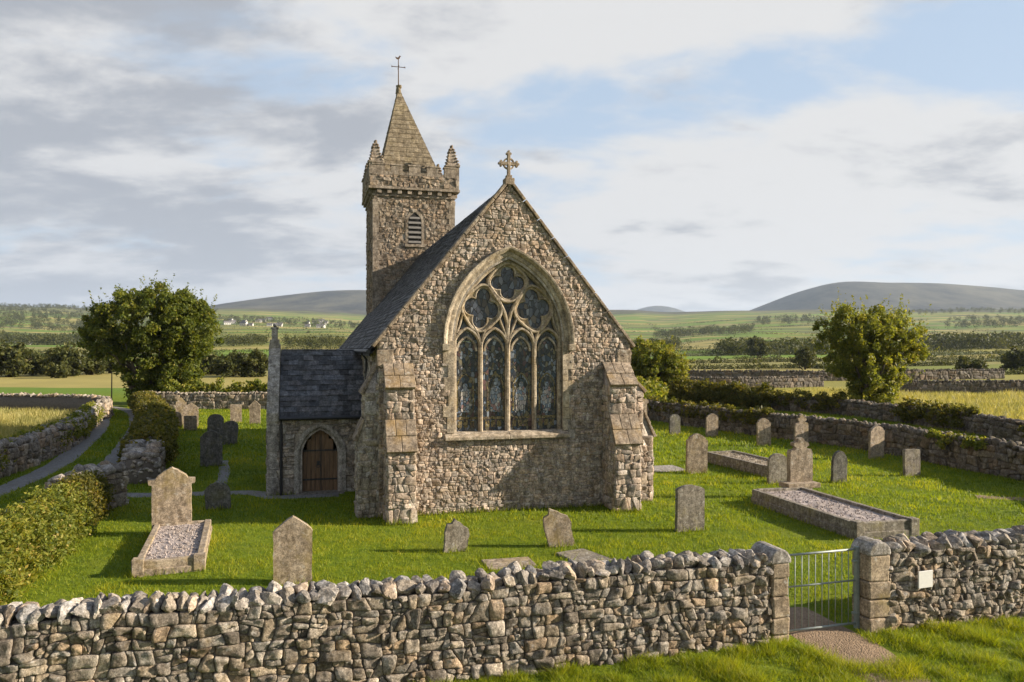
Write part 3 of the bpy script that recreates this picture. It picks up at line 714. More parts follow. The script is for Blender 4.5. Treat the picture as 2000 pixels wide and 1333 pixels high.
# slates
def slates(mb, p0, along, upv, nrm, length, slope, course, wid, seed, th=.012, inside=None):
    """rows of overlapping slates: p0 eave corner; along = eave direction; upv = up the slope"""
    rg = random.Random(seed); p0, along, upv, nrm = map(Vector, (p0, along, upv, nrm))
    nrow = int(slope / course)
    for r_ in range(nrow + 1):
        u0 = r_ * course; u1 = min(u0 + course * 1.7, slope); a = -wid * .5 * (r_ % 2) - rg.uniform(0, .05)
        while a < length:
            w = wid * rg.uniform(.8, 1.2); a0, a1 = max(0, a), min(length, a + w - .010); a += w
            if a1 - a0 < .03 or (inside and not inside((a0 + a1) / 2, u0)): continue
            jl = rg.uniform(-.012, .012); lift = rg.uniform(.018, .05); c = rg.uniform(.55, 1.5); tint = rg.uniform(-.04, .06)
            q = [p0 + along * a0 + upv * (u0 + jl) + nrm * lift, p0 + along * a1 + upv * (u0 + jl) + nrm * (lift + rg.uniform(-.004, .004)),
                 p0 + along * a1 + upv * u1 + nrm * .004, p0 + along * a0 + upv * u1 + nrm * .004]
            q2 = [v + nrm * th for v in q]
            mb.add(q + q2, [(0, 3, 2, 1), (4, 5, 6, 7), (0, 1, 5, 4), (1, 2, 6, 5), (2, 3, 7, 6), (3, 0, 4, 7)], (c * (1 + tint), c, c * (1 - tint)))
LS = math.hypot(XC + .22, SL * (XC + .22)); uL = Vector((1 / hl, 0, SL / hl)); nL = Vector((-SL / hl, 0, 1 / hl))
roof = MB(); zo = EAVE - SL * .22
roof.add([(-.22, .12, zo), (XC, .12, RIDGE), (XC, NAVE, RIDGE), (-.22, NAVE, zo)], [(0, 1, 2, 3)], (.6, .6, .6))
roof.add([(W + .22, .12, zo), (XC, .12, RIDGE), (XC, NAVE, RIDGE), (W + .22, NAVE, zo)], [(0, 3, 2, 1)], (.6, .6, .6))
roof.add([(-.22, .12, zo - .14), (XC, .12, RIDGE - .18), (W + .22, .12, zo - .14), (W + .22, NAVE, zo - .14), (XC, NAVE, RIDGE - .18), (-.22, NAVE, zo - .14)], [(0, 1, 4, 5), (1, 2, 3, 4)], (.5, .5, .5))
slates(roof, (-.22, .30, zo), (0, 1, 0), uL, nL, NAVE - .3, LS, .19, .30, 5)
slates(roof, (W + .22, .30, zo), (0, 1, 0), (-1 / hl, 0, SL / hl), (SL / hl, 0, 1 / hl), NAVE - .3, LS, .24, .42, 6)
ro = roof.build('nave_roof', M['slate'], church, fix=False)
rd = MB(); y_ = .3
while y_ < NAVE:
    c = random.uniform(.8, 1.2)
    rd.add([(XC - .17, y_, RIDGE - .15), (XC, y_, RIDGE + .055), (XC + .17, y_, RIDGE - .15), (XC - .17, y_ + .44, RIDGE - .15), (XC, y_ + .44, RIDGE + .055 + random.uniform(-.01, .01)), (XC + .17, y_ + .44, RIDGE - .15)],
           [(0, 1, 4, 3), (1, 2, 5, 4), (0, 2, 1), (3, 4, 5)], (c, c, c)); y_ += .45
rd.build('ridge_tiles', M['slate'], ro)
gt = MB(); gt.tube([(-.30, .1, zo - .06), (-.30, NAVE, zo - .06)], .065, 8); gt.box(-.22, .705, zo - .20, -.19, NAVE, zo - .02)
gt.build('gutter', M['iron'], church)
dp = MB(); dp.tube([(-.28, 3.5, zo - .08), (-.10, 3.5, zo - .35), (-.10, 3.5, .1)], .045, 8); dp.build('downpipe', M['iron'], church)

# ------------------------------------------------------------------ tower
TY0, TY1 = 18.9, 23.6
def lx(px, y):
    k = (px - 1000) / F
    # point (CX + x cos - y sin) / (CY + x sin + y cos) = k
    return (k * (CY + y * math.cos(TH)) - CX + y * math.sin(TH)) / (math.cos(TH) - k * math.sin(TH))
TX0, TX1 = lx(730, TY0), lx(886, TY0); TC = (TX0 + TX1) / 2; TW = TX1 - TX0
DT = CY + TC * math.sin(TH) + TY0 * math.cos(TH)
def tz(row, D=DT): return H + (680 - row) * D / F
Z_COR, Z_PAR, Z_MER = tz(386), tz(350), tz(328)
tower = MB(); tower.m = 0; tower.box(TX0, TY0, -.3, TX1, TY1, Z_COR)
LX, LZ0, LZS, LZT = lx(810, TY0), tz(478), tz(436), tz(416)
tower.m = 1
lin = lambda x, z_: not in_arch(x, z_, .56, LZT - LZS + .16, LZS, LZ0 - .14, LX)
rubble(tower, TX0, TX1, 5.2, Z_COR, .045, .12, 1.4, FRONT(TY0), .038, .006, 31, lin, (), 1)
rubble(tower, TY0, TY1, 4.2, Z_COR, .06, .16, 1.35, LEFTF(TX0), .045, .007, 32, None, (), 1)
rubble(tower, TY0, TY1, 6, Z_COR, .12, .3, 1.3, RIGHTF(TX1), .05, .011, 33, None, (), 1)
for k in range(34):                                        # corner quoins
    z0 = 4.6 + k * .3
    if z0 + .3 > Z_COR: break
    a = .42 if k % 2 else .26; b_ = .26 if k % 2 else .42; c = random.uniform(.85, 1.15)
    tower.box(TX0 - .06, TY0 - .06, z0, TX0 + a, TY0 + b_, z0 + .29, c=(c, c, c)); tower.box(TX1 - a, TY0 - .06, z0, TX1 + .06, TY0 + b_, z0 + .29, c=(c, c, c))
tw = tower.build('tower', [M['church_mortar'], M['tower']], church, smooth=False)
def louvre_window(cx, fr, parent):
    lv = MB(); a = .345
    P = [(cx - a - .09, LZ0 - .02)] + arch(a + .09, LZS, LZT - LZS + .12, 9, cx) + [(cx + a + .09, LZ0 - .02)]
    prof = [(-.07, .0), (-.07, .05), (.07, .05), (.07, .0)]
    n = len(P); vs = []; fs = []
    for i in range(n):
        t = Vector(P[min(i + 1, n - 1)]) - Vector(P[max(i - 1, 0)]); t.normalize()
        for o_, d in prof: vs.append(fr(P[i][0] - o_ * t.y, P[i][1] + o_ * t.x, d))
    for i in range(n - 1):
        for k in range(4): fs.append((i * 4 + k, i * 4 + (k + 1) % 4, (i + 1) * 4 + (k + 1) % 4, (i + 1) * 4 + k))
    lv.add(vs, fs); lv.prism([(cx - .55, LZ0 - .14), (cx + .55, LZ0 - .14), (cx + .55, LZ0), (cx - .55, LZ0)], fr, 0, .12)
    o = lv.build('louvre_surround', M['tower'], parent)
    bk = MB(); bk.prism([(cx - a, LZ0)] + arch(a, LZS, LZT - LZS, 9, cx) + [(cx + a, LZ0)], fr, .002, .012); bk.build('louvre_dark_plate', M['dark'], parent)  # near-black plate on the solid wall, painted shade in place of depth
    sl = MB(); z0 = LZ0 + .06
    while z0 < LZT - .15:
        w = a if z0 < LZS else a * max(.2, 1 - ((z0 - LZS) / (LZT - LZS)) ** 1.6)
        vs = [fr(cx + sx * w, z0 + zz, d) for sx in (-1, 1) for zz, d in ((0, .075), (.03, .08), (.13, .030), (.10, .024))]
        sl.add(vs, [(0, 1, 2, 3), (4, 7, 6, 5), (0, 4, 5, 1), (1, 5, 6, 2), (2, 6, 7, 3), (3, 7, 4, 0)]); z0 += .262
    sl.build('louvre_slats', M['louvre'], parent)
louvre_window(LX, FRONT(TY0), tw); louvre_window((TY0 + TY1) / 2, LEFTF(TX0), tw)
# corbel table and parapet
cb = MB(); e = .24
for q, (o_, za, zb) in enumerate(((.10, -.02, .10), (e + .06, .34, .48))):
    cb.box(TX0 - o_, TY0 - o_, Z_COR + za, TX1 + o_, TY1 + o_, Z_COR + zb, .006)
cb.box(TX0 - .02, TY0 - .02, Z_COR + .10, TX1 + .02, TY1 + .02, Z_COR + .34)
nC = 8
for k in range(nC):
    x = TX0 + (k + .5) * TW / nC; cb.box(x - .11, TY0 - e, Z_COR + .12, x + .11, TY0 - .02, Z_COR + .335, .012); 
    y = TY0 + (k + .5) * (TY1 - TY0) / nC; cb.box(TX0 - e, y - .11, Z_COR + .12, TX0 - .02, y + .11, Z_COR + .335, .012); cb.box(TX1 + .02, y - .11, Z_COR + .12, TX1 + e, y + .11, Z_COR + .335, .012)
cb.build('corbel_table', M['tower'], tw, bevel=.012)
pp = MB(); z0 = Z_COR + .48; zc_, zm = Z_PAR + .12, Z_MER
pp.m = 0
sides = [(lambda s, d, t: (TX0 - e + s, TY0 - e - d, t), TW + 2 * e), (lambda s, d, t: (TX0 - e + s, TY1 + e - .3 - d, t), TW + 2 * e),
         (lambda s, d, t: (TX0 - e - d, TY0 - e + .31 + s, t), TY1 - TY0 + 2 * e - .63), (lambda s, d, t: (TX1 + e - .3 - d, TY0 - e + .31 + s, t), TY1 - TY0 + 2 * e - .63)]
for si, (fr, L) in enumerate(sides):
    def bx(s0, s1, t0, t1, d0=-.3, d1=0, c=None):
        vs = [fr(s, d, t) for t in (t0, t1) for d in (d0, d1) for s in (s0, s1)]
        pp.add(vs, [(0, 2, 3, 1), (4, 5, 7, 6), (0, 1, 5, 4), (2, 6, 7, 3), (0, 4, 6, 2), (1, 3, 7, 5)], c)
    pp.m = 0; bx(0, L, z0, zc_)
    pp.m = 1
    f2 = lambda s, t, d: fr(s, d, t)
    rubble(pp, 0, L, z0, zc_, .07, .17, 1.4, f2, .04, .01, 140 + si, None, (), 1)
    nm = 5
    for k in range(nm):                                    # merlons, stepped at their sides
        a, b_ = L * k / nm + L / nm * .18, L * (k + 1) / nm - L / nm * .18
        if si == 0 and k == 1: pass
        bx(a, b_, zc_ + .002, zm, -.29, .02, (random.uniform(.9, 1.15),) * 3)
        bx(a - .05, b_ + .05, zm + .002, zm + .08, -.32, .05, (random.uniform(.9, 1.2),) * 3)
        bx(a - .20, b_ + .20, zc_ + .002, zc_ + .16, -.27, .012, (random.uniform(.8, 1.1),) * 3)
pp.build('parapet', [M['church_mortar'], M['tower']], tw)
for (cx, cy) in ((TX0 - e + .34, TY0 - e + .34), (TX1 + e - .34, TY0 - e + .34), (TX0 - e + .34, TY1 + e - .34), (TX1 + e - .34, TY1 + e - .34)):
    pn = MB(); zb = Z_COR + .48
    pn.box(cx - .36, cy - .36, zb, cx + .36, cy + .36, zm + .10, .012); pn.box(cx - .41, cy - .41, zm + .10, cx + .41, cy + .41, zm + .20, .015)
    zz = zm + .20; n = 6
    for k in range(n):
        r_ = .29 * (1 - k / n) ** .9 + .05; h_ = .17
        pn.add([(cx + sx * r_, cy + sy * r_, zz) for sx, sy in ((-1, -1), (1, -1), (1, 1), (-1, 1))] + [(cx + sx * r_ * .80, cy + sy * r_ * .80, zz + h_) for sx, sy in ((-1, -1), (1, -1), (1, 1), (-1, 1))],
               [(0, 3, 2, 1), (4, 5, 6, 7), (0, 1, 5, 4), (1, 2, 6, 5), (2, 3, 7, 6), (3, 0, 4, 7)])
        for sx, sy in ((-1, -1), (1, -1), (1, 1), (-1, 1)): rock(pn, (cx + sx * r_ * .9, cy + sy * r_ * .9, zz + .08), (.11, .11, .075), 0, 900 + k, 1)
        zz += h_
    rock(pn, (cx, cy, zz + .06), (.10, .10, .13), 0, 77, 2)
    pn.build('pinnacle', M['tower'], tw, bevel=.01)
# spire
sb = tz(338); DS = DT + 2.3; apx = Vector((lx(779, (TY0 + TY1) / 2), (TY0 + TY1) / 2 + .2, tz(172, DS)))
hx0, hx1, hy0, hy1 = TX0 + .24, TX1 - .40, TY0 + .40, TY1 - .3
base = [Vector((hx0, hy0, sb - .6)), Vector((hx1, hy0, sb - .6)), Vector((hx1, hy1, sb - .6)), Vector((hx0, hy1, sb - .6))]
spm = MB(); spm.add(base + [apx], [(0, 1, 4), (1, 2, 4), (2, 3, 4), (3, 0, 4), (3, 2, 1, 0)], (.8, .8, .8))
for k in range(4):
    A, B = base[k], base[(k + 1) % 4]; al = (B - A).normalized(); L = (B - A).length; foot = A + al * ((apx - A).dot(al)); up_ = apx - foot; hs = up_.length; up_.normalize()
    nr = al.cross(up_); xa = (apx - A).dot(al)
    course = .30; rg = random.Random(200 + k); r_ = 0
    while r_ * course < hs - .15:
        u0 = r_ * course; u1 = u0 + course * 1.04; f0 = u0 / hs; f1 = min(.985, u1 / hs)
        e0, e1 = xa * f0, L + (xa - L) * f0; g0, g1 = xa * f1, L + (xa - L) * f1
        nS = max(1, int((e1 - e0) / .42)); cuts = [0] + sorted((q + rg.uniform(-.2, .2) + .25 * (r_ % 2)) / nS for q in range(1, nS)) + [1]
        for c0, c1 in zip(cuts[:-1], cuts[1:]):
            if c1 - c0 < .02: continue
            cc = rg.uniform(.8, 1.2); ph = .012
            qd = [(e0 + (e1 - e0) * c0 + ph * .6, u0), (e0 + (e1 - e0) * c1 - ph * .6, u0), (g0 + (g1 - g0) * c1 - ph * .6, u0 + course * .97), (g0 + (g1 - g0) * c0 + ph * .6, u0 + course * .97)]
            li = (.030 + rg.uniform(0, .012), .020)
            q1 = [A + al * x + up_ * u + nr * (li[0] if q < 2 else li[1]) for q, (x, u) in enumerate(qd)]; q0 = [A + al * x + up_ * u - nr * .02 for x, u in qd]
            spm.add(q0 + q1, [(4, 5, 6, 7), (0, 1, 5, 4), (1, 2, 6, 5), (2, 3, 7, 6), (3, 0, 4, 7)], (cc * 1.02, cc, cc * .94))
        r_ += 1
M['spire'] = stone_mat('spire_stone', (0.22, 0.18, 0.125), (0.31, 0.26, 0.19), lich=.4, lichen=(.24, .19, .08), pal=.2)
spo = spm.build('spire', M['spire'], church)
tp = MB(); rock(tp, apx + Vector((0, 0, .06)), (.20, .20, .13), .3, 5, 2, .05); tp.tube([apx - Vector((0, 0, .35)), apx + Vector((0, 0, .05))], [.17, .12], 8); tp.build('spire_cap', M['spire'], spo)
vn = MB(); zt = tz(112, DS); vn.tube([apx, (apx.x, apx.y, zt)], [.035, .022], 6)
zc2 = tz(131, DS); vn.tube([(apx.x - .36, apx.y, zc2), (apx.x + .36, apx.y, zc2)], .022, 6); vn.tube([(apx.x, apx.y - .30, zc2 - .02), (apx.x, apx.y + .30, zc2 - .02)], .02, 6)
for sx in (-1, 1): rock(vn, (apx.x + sx * .37, apx.y, zc2), (.045, .03, .06), 0, 3, 1)
ck = [(-.13, .02), (-.19, .14), (-.10, .11), (-.03, .09), (.03, .17), (.06, .22), (.11, .20), (.15, .17), (.10, .15), (.08, .06), (.02, 0), (-.06, -.01)]
vn.prism(ck, lambda a, b, d: (apx.x + a, apx.y + d, zt - .12 + b), -.012, .012)
vn.build('weather_vane', M['rust'], spo)

# ------------------------------------------------------------------ porch
PX0, PY0, PY1, PE, PRZ = -3.30, 4.36, 8.2, 2.72, 4.88; PYM = (PY0 + PY1) / 2
porch = MB(); DXC, DA, DSP, DRS = -1.60, .60, 1.32, .86
door_in = [(DXC - DA, 0.02)] + arch(DA, DSP, DRS, 10, DXC) + [(DXC + DA, .02)]
porch.m = 0
porch.mesh(plate([(PX0, -.3), (DXC - DA, -.3)] + [(DXC - DA, .02)] + arch(DA, DSP, DRS, 10, DXC) + [(DXC + DA, .02), (DXC + DA, -.3), (-.01, -.3), (-.01, PE), (PX0, PE)], [], PY0, PY0 + .5))
porch.prism([(PY0 + .502, -.3), (PY1, -.3), (PY1, PE), (PYM, PRZ - .05), (PY0 + .502, PE + .5)], lambda a, b, d: (PX0 + d, a, b), 0, .45)
porch.box(PX0 + .45, PY1 - .4, -.3, -.01, PY1, PE)
porch.m = 1
pin = lambda x, z_: not in_arch(x, z_, DA + .27, DRS + .27, DSP, -1, DXC) and x > PX0 + .30
rubble(porch, PX0, -.02, 0, PE - .08, .04, .12, 2.3, FRONT(PY0), .06, .008, 51, pin, (), 1)
rubble(porch, PY0, PY1, 0, PE, .10, .22, 1.5, LEFTF(PX0), .05, .012, 52, None, (), 1)
for k in range(9):
    a = .34 if k % 2 else .27; c = random.uniform(.85, 1.1)
    porch.box(PX0 - .05, PY0 - .055, k * .3, PX0 + a, PY0 + (.27 if k % 2 else .36), k * .3 + .29, .006, c=(c, c, c))
po = porch.build('porch', [M['church_mortar'], M['porch']], church, smooth=False)
ds = MB(); P = [(DXC - DA - .12, 0)] + arch(DA + .12, DSP, DRS + .13, 12, DXC) + [(DXC + DA + .12, 0)]
ds.sweep(P, [(-.13, PY0 + .35), (-.13, PY0 + .10), (-.05, PY0 - .03), (.0, PY0 - .085), (.14, PY0 - .085), (.14, PY0 + .05)])
ds.build('door_surround', M['porch'], po)
dr = MB(); npl = 8
for k in range(npl):
    a, b_ = DXC - DA + 2 * DA * k / npl + .004, DXC - DA + 2 * DA * (k + 1) / npl - .004
    zt_ = min(DSP + DRS * max(0, 1 - (abs(x - DXC) / DA) ** 1.75) ** .62 for x in (a, b_)) + .03
    c = random.uniform(.8, 1.2); dr.box(a, PY0 + .27 + random.uniform(0, .006), .05, b_, PY0 + .33, zt_, c=(c, c, c))
do = dr.build('door', M['wood'], po)
hg = MB()
for z_ in (.42, 1.42): hg.box(DXC - DA + .03, PY0 + .250, z_, DXC + DA - .03, PY0 + .268, z_ + .055)
hg.box(DXC + .03 - .01, PY0 + .25, .06, DXC + .045, PY0 + .268, 2.0)
hg.build('hinge_straps', M['iron'], po)
hd = MB(); hd.sweep(circ(DXC - .06, .92, .06, 14), [(-.012, PY0 + .24), (.012, PY0 + .24), (.012, PY0 + .262), (-.012, PY0 + .262)], True); hd.box(DXC - .11, PY0 + .256, .93, DXC - .01, PY0 + .268, 1.08); hd.build('door_handle', M['iron'], po)
st = MB(); st.box(DXC - DA - .2, PY0 - .35, -.1, DXC + DA + .2, PY0 + .5, .045, .01); st.build('door_step', M['grave_grey'], po, bevel=.015)
run = PYM - PY0 + .16; rise = PRZ - PE + .12; ps = math.hypot(run, rise); upn = Vector((0, run / ps, rise / ps)); npn = Vector((0, -rise / ps, run / ps))
pr = MB(); ez = PE - .10
pr.add([(PX0 + .36, PY0 - .16, ez), (-.0, PY0 - .16, ez), (-.0, PYM, PRZ), (PX0 + .36, PYM, PRZ)], [(0, 1, 2, 3)], (.6, .6, .6))
pr.add([(PX0 + .36, PY1 + .16, ez), (-.0, PY1 + .16, ez), (-.0, PYM, PRZ), (PX0 + .36, PYM, PRZ)], [(3, 2, 1, 0)], (.6, .6, .6))
slates(pr, (PX0 + .36, PY0 - .16, ez), (1, 0, 0), upn, npn, -PX0 - .36, ps, .235, .36, 9, .014)
slates(pr, (PX0 + .36, PY1 + .16, ez), (1, 0, 0), (0, -run / ps, rise / ps), (0, rise / ps, run / ps), -PX0 - .36, ps, .235, .36, 10, .014)
for k in range(7): pr.add([(PX0 + .36 + k * .42, PYM - .14, PRZ - .10), (PX0 + .36 + k * .42, PYM, PRZ + .07), (PX0 + .36 + k * .42, PYM + .14, PRZ - .10)] + [(PX0 + .775 + k * .42, PYM - .14, PRZ - .10), (PX0 + .775 + k * .42, PYM, PRZ + .07), (PX0 + .775 + k * .42, PYM + .14, PRZ - .10)], [(0, 3, 4, 1), (1, 4, 5, 2), (0, 1, 2), (3, 5, 4)], (1.1, 1.1, 1.1))
pr.build('porch_roof', M['slate'], po, fix=False)
pc = MB(); nb = 6
for sgn, ya in ((1, PY0 - .12), (-1, PY1 + .12)):
    for k in range(nb):
        a, b_ = k / nb + .004, (k + 1) / nb - .004; f = lambda t: (ya + (PYM - ya) * t, ez + .10 + (PRZ + .12 - ez) * t); c = random.uniform(.8, 1.15)
        (y0, z0), (y1, z1) = f(a), f(b_)
        vs = [(x, y, z_ + dz_) for x in (PX0 - .06, PX0 + .34) for (y, z_) in ((y0, z0), (y1, z1)) for dz_ in (-.22, .07)]
        pc.add(vs, [(0, 1, 3, 2), (4, 6, 7, 5), (0, 4, 5, 1), (2, 3, 7, 6), (1, 5, 7, 3), (0, 2, 6, 4)], (c, c, c))
pc.box(PX0 - .03, PYM - .16, PRZ + .12, PX0 + .30, PYM + .16, PRZ + .42); pc.box(PX0 + .03, PYM - .10, PRZ + .42, PX0 + .24, PYM + .10, PRZ + .80); pc.box(PX0 + .0, PYM - .13, PRZ + .80, PX0 + .27, PYM + .13, PRZ + .87)
rock(pc, (PX0 + .13, PYM, PRZ + .93), (.09, .09, .10), 0, 12, 2)
pc.build('porch_coping', M['porch'], po, bevel=.012)
pg = MB(); pg.tube([(PX0 + .36, PY0 - .22, ez - .01), (-.05, PY0 - .22, ez - .01)], .06, 8); pg.tube([(PX0 + .42, PY0 - .20, ez - .04), (PX0 + .42, PY0 - .12, ez - .22), (PX0 + .42, PY0 - .12, .02)], .05, 8)
pg.build('porch_gutter', M['iron'], po)

# ------------------------------------------------------------------ dry stone walls
class Path:
    def __init__(s, pts, step=.5):
        P = [Vector(p) for p in pts]; Q = []
        for i in range(len(P) - 1):                         # Catmull-Rom
            a, b, c, d = P[max(i - 1, 0)], P[i], P[i + 1], P[min(i + 2, len(P) - 1)]
            n = max(1, int((c - b).length / step))
            for k in range(n):
                t = k / n; Q.append(.5 * ((2 * b) + (c - a) * t + (2 * a - 5 * b + 4 * c - d) * t * t + (3 * b - a - 3 * c + d) * t ** 3))
        Q.append(P[-1]); s.P = Q; s.L = [0]
        for i in range(1, len(Q)): s.L.append(s.L[-1] + (Q[i] - Q[i - 1]).length)
        s.T = []
        for i in range(len(Q)):
            t = Q[min(i + 1, len(Q) - 1)] - Q[max(i - 1, 0)]; s.T.append(t.normalized())
        s.len = s.L[-1]; s.La = np.array(s.L); s.X = np.array([q.x for q in Q]); s.Y = np.array([q.y for q in Q]); s.TX = np.array([t.x for t in s.T]); s.TY = np.array([t.y for t in s.T])
    def pt(s, d):
        tx, ty = float(np.interp(d, s.La, s.TX)), float(np.interp(d, s.La, s.TY)); l = math.hypot(tx, ty) or 1
        return float(np.interp(d, s.La, s.X)), float(np.interp(d, s.La, s.Y)), tx / l, ty / l
def dry_wall(name, pts, h, thick, label, seed, side=1, r=(.07, .2), cope=.2, both=False, sm=1, cope_mat='cope', hv=.06, dep=.09, sub=2, cat='stone wall', mat='drywall', aspect=1.45):
    if cope_mat == 'drywall_shaded': mat = cope_mat
    """side=+1: stones on the left-hand face of the path's direction, -1: right-hand"""
    pa = Path(pts); root = empty(name, (pts[0][0], pts[0][1], 0)); ox, oy = pts[0]
    tag(root, label, cat, None)
    hh = lambda d: h + hv * mnoise.noise(Vector((d * .6, seed, 0)))
    core = MB(); core.m = 0; n = max(2, int(pa.len / .4)); vs = []
    for k in range(n + 1):
        d = pa.len * k / n; x, y, tx, ty = pa.pt(d); g = gz(x, y)
        for o_, z_ in ((thick / 2, -.25), (-thick / 2, -.25), (-thick / 2 + .03, hh(d) - .04), (thick / 2 - .03, hh(d) - .04)):
            vs.append((x - ty * o_ - ox, y + tx * o_ - oy, g + z_))
    fs = [(k * 4 + q, k * 4 + (q + 1) % 4, k * 4 + 4 + (q + 1) % 4, k * 4 + 4 + q) for k in range(n) for q in range(4)] + [(0, 3, 2, 1), (n * 4, n * 4 + 1, n * 4 + 2, n * 4 + 3)]
    core.add(vs, fs); core.m = 1
    for sd_ in ((side, -side) if both else (side,)):
        def fr(s, t, d):
            x, y, tx, ty = pa.pt(s); o_ = sd_ * (thick / 2 - .02 * t + d - .01)
            return (x - ty * o_ - ox, y + tx * o_ - oy, gz(x, y) + t * hh(s) / h)
        rubble(core, 0, pa.len, -.05, h, r[0], r[1], aspect, fr, dep, r[0] * .10, seed + (0 if sd_ == side else 5), None, (), sm, PAL_DW)
    core.build('wall_face', [M['drywall_core'], M[mat]], root, smooth=True)
    cp = MB(); d = .05; rg = random.Random(seed + 9)
    while d < pa.len - .05:
        w = cope * rg.uniform(.6, 1.7); x, y, tx, ty = pa.pt(d + w * .5)
        hgt = cope * rg.uniform(.8, 1.25); k_ = 1 if thick < .5 else 2
        for q in range(k_):
            o_ = (q - (k_ - 1) / 2) * thick * .5 + rg.uniform(-.05, .05)
            rock(cp, (x - ty * o_ - ox, y + tx * o_ - oy, gz(x, y) + hh(d) + hgt * .32), (w * .62, thick * (.56 if k_ == 1 else .36), hgt * .72), math.atan2(ty, tx) + rg.uniform(-.3, .3), seed * 1000 + int(d * 100) + q, sub, .35)
        d += w * .92
    for dE in (.12, pa.len - .12):
        x, y, tx, ty = pa.pt(dE)
        for q in range(int(34 * max(1, thick / .5))):
            o_ = rg.uniform(-.5, .5) * thick; sz_ = cope * rg.uniform(.4, .8)
            rock(cp, (x - ty * o_ - ox + tx * rg.uniform(-.1, .1), y + tx * o_ - oy + ty * rg.uniform(-.1, .1), gz(x, y) + rg.uniform(.02, hh(dE))), (sz_ * .8, sz_ * .7, sz_ * .5), rg.uniform(0, 3), seed * 77 + q + int(dE * 9), sub, .35)
    cp.build('cope_stones', M[cope_mat], root, smooth=(sub == 2))
    return root, pa, hh

GX, GY = 4.70, 13.04
def gw(s, d=0.0): return (GX + s * math.cos(TH) - d * math.sin(TH), GY + s * math.sin(TH) + d * math.cos(TH))
WT = .52
dry_wall('dry_stone_wall', [gw(-13.2, WT / 2), gw(-6, WT / 2), gw(-.36, WT / 2)], 1.36, WT, 'long dry stone wall with upright cope stones running across the foreground left of the gate', 301, -1, (.032, .112), .17, False, 2, hv=.07, dep=.06, sub=3)
dry_wall('dry_stone_wall', [gw(1.98, WT / 2), gw(5, WT / 2), gw(8.4, WT / 2)], 1.36, WT, 'short dry stone wall with a white plaque right of the gate', 302, -1, (.030, .10), .17, False, 2, hv=.07, dep=.06, sub=3)
# gate pillars
def pillar(s0, s1, dd, label, seed):
    root = empty('gate_pillar', (*gw(s0), 0), TH); w = s1 - s0; rg = random.Random(seed); z = -.1; mb = MB(); ZT = 1.36
    while z < ZT - .04:
        h = min(rg.uniform(.24, .36), ZT - z); c = rg.uniform(.82, 1.15)
        if z + h > ZT - .12: h = ZT - z
        mb.box(rg.uniform(-.02, .02), rg.uniform(-.06, -.03), z + .004, w + rg.uniform(-.02, .02), dd, z + h - .006, .016, c=(c, c * .98, c * .94)); z += h
    mb.build('pillar_blocks', M['grave_warm'], root, bevel=.03)
    cp = MB(); n = 12; P = [(w / 2 - (w / 2 + .02) * math.cos(math.pi * k / n) + rg.uniform(-.008, .008), ZT + .24 * math.sin(math.pi * k / n) ** .8) for k in range(n + 1)]
    cp.prism(P, lambda a, b, d: (a, d, b), -.06, dd + .03); cp.build('pillar_cap', M['cope'], root, bevel=.03, smooth=False)
    tag(root, label, 'gate pillar')
pillar(-.36, 0, WT + .04, 'stone gate pillar with rounded cap on the left side of the metal gate', 1)
pillar(1.59, 2.02, .40, 'stone gate pillar with rounded cap between the gate and the plaque wall', 2)
gate = empty('metal_gate', (*gw(0, .22), 0), TH); tag(gate, 'grey galvanised metal bar gate closed between two stone pillars', 'gate')
for nm, z in (('top_rail', 1.41), ('middle_rail', .86), ('bottom_rail', .10)):
    q = MB(); q.tube([(.02, 0, z), (1.50, 0, z + .015)], .021 if nm != 'middle_rail' else .016, 8); q.build(nm, M['gate_metal'], gate, smooth=True)
q = MB(); q.box(1.50, -.03, -.1, 1.575, .04, 1.47); q.build('gate_post', M['gate_metal'], gate, bevel=.006)
q = MB(); q.tube([(.03, 0, .06), (.03, 0, 1.44)], .02, 8); q.build('stile', M['gate_metal'], gate, smooth=True)
for k in range(10):
    q = MB(); x = .14 + k * .136; q.tube([(x, .004, .10), (x + .004, .004, 1.42)], .0085, 6); q.build('bar', M['gate_metal'], gate, smooth=True)
for z in (.30, 1.22):
    q = MB(); q.tube([(1.46, -.012, z), (1.53, -.03, z)], .018, 8); q.box(1.44, -.03, z - .02, 1.49, .02, z + .02); q.build('hinge', M['gate_metal'], gate, bevel=.003)
q = MB(); q.box(-.02, -.03, .98, .10, -.012, 1.02); q.tube([(.06, -.05, 1.0), (.06, .03, 1.0)], .012, 8); q.build('latch', M['rust'], gate)
plq = MB(); plq.box(-.15, -.012, -.15, .15, .012, .15, .002); po_ = plq.build('plaque', M['plaque'], None, bevel=.004)
po_.location = (*gw(2.71, -.10), .89); po_.rotation_euler = (R(2), R(-2), TH); tag(po_, 'blank white square plaque fixed to the stone wall right of the gate', 'plaque')

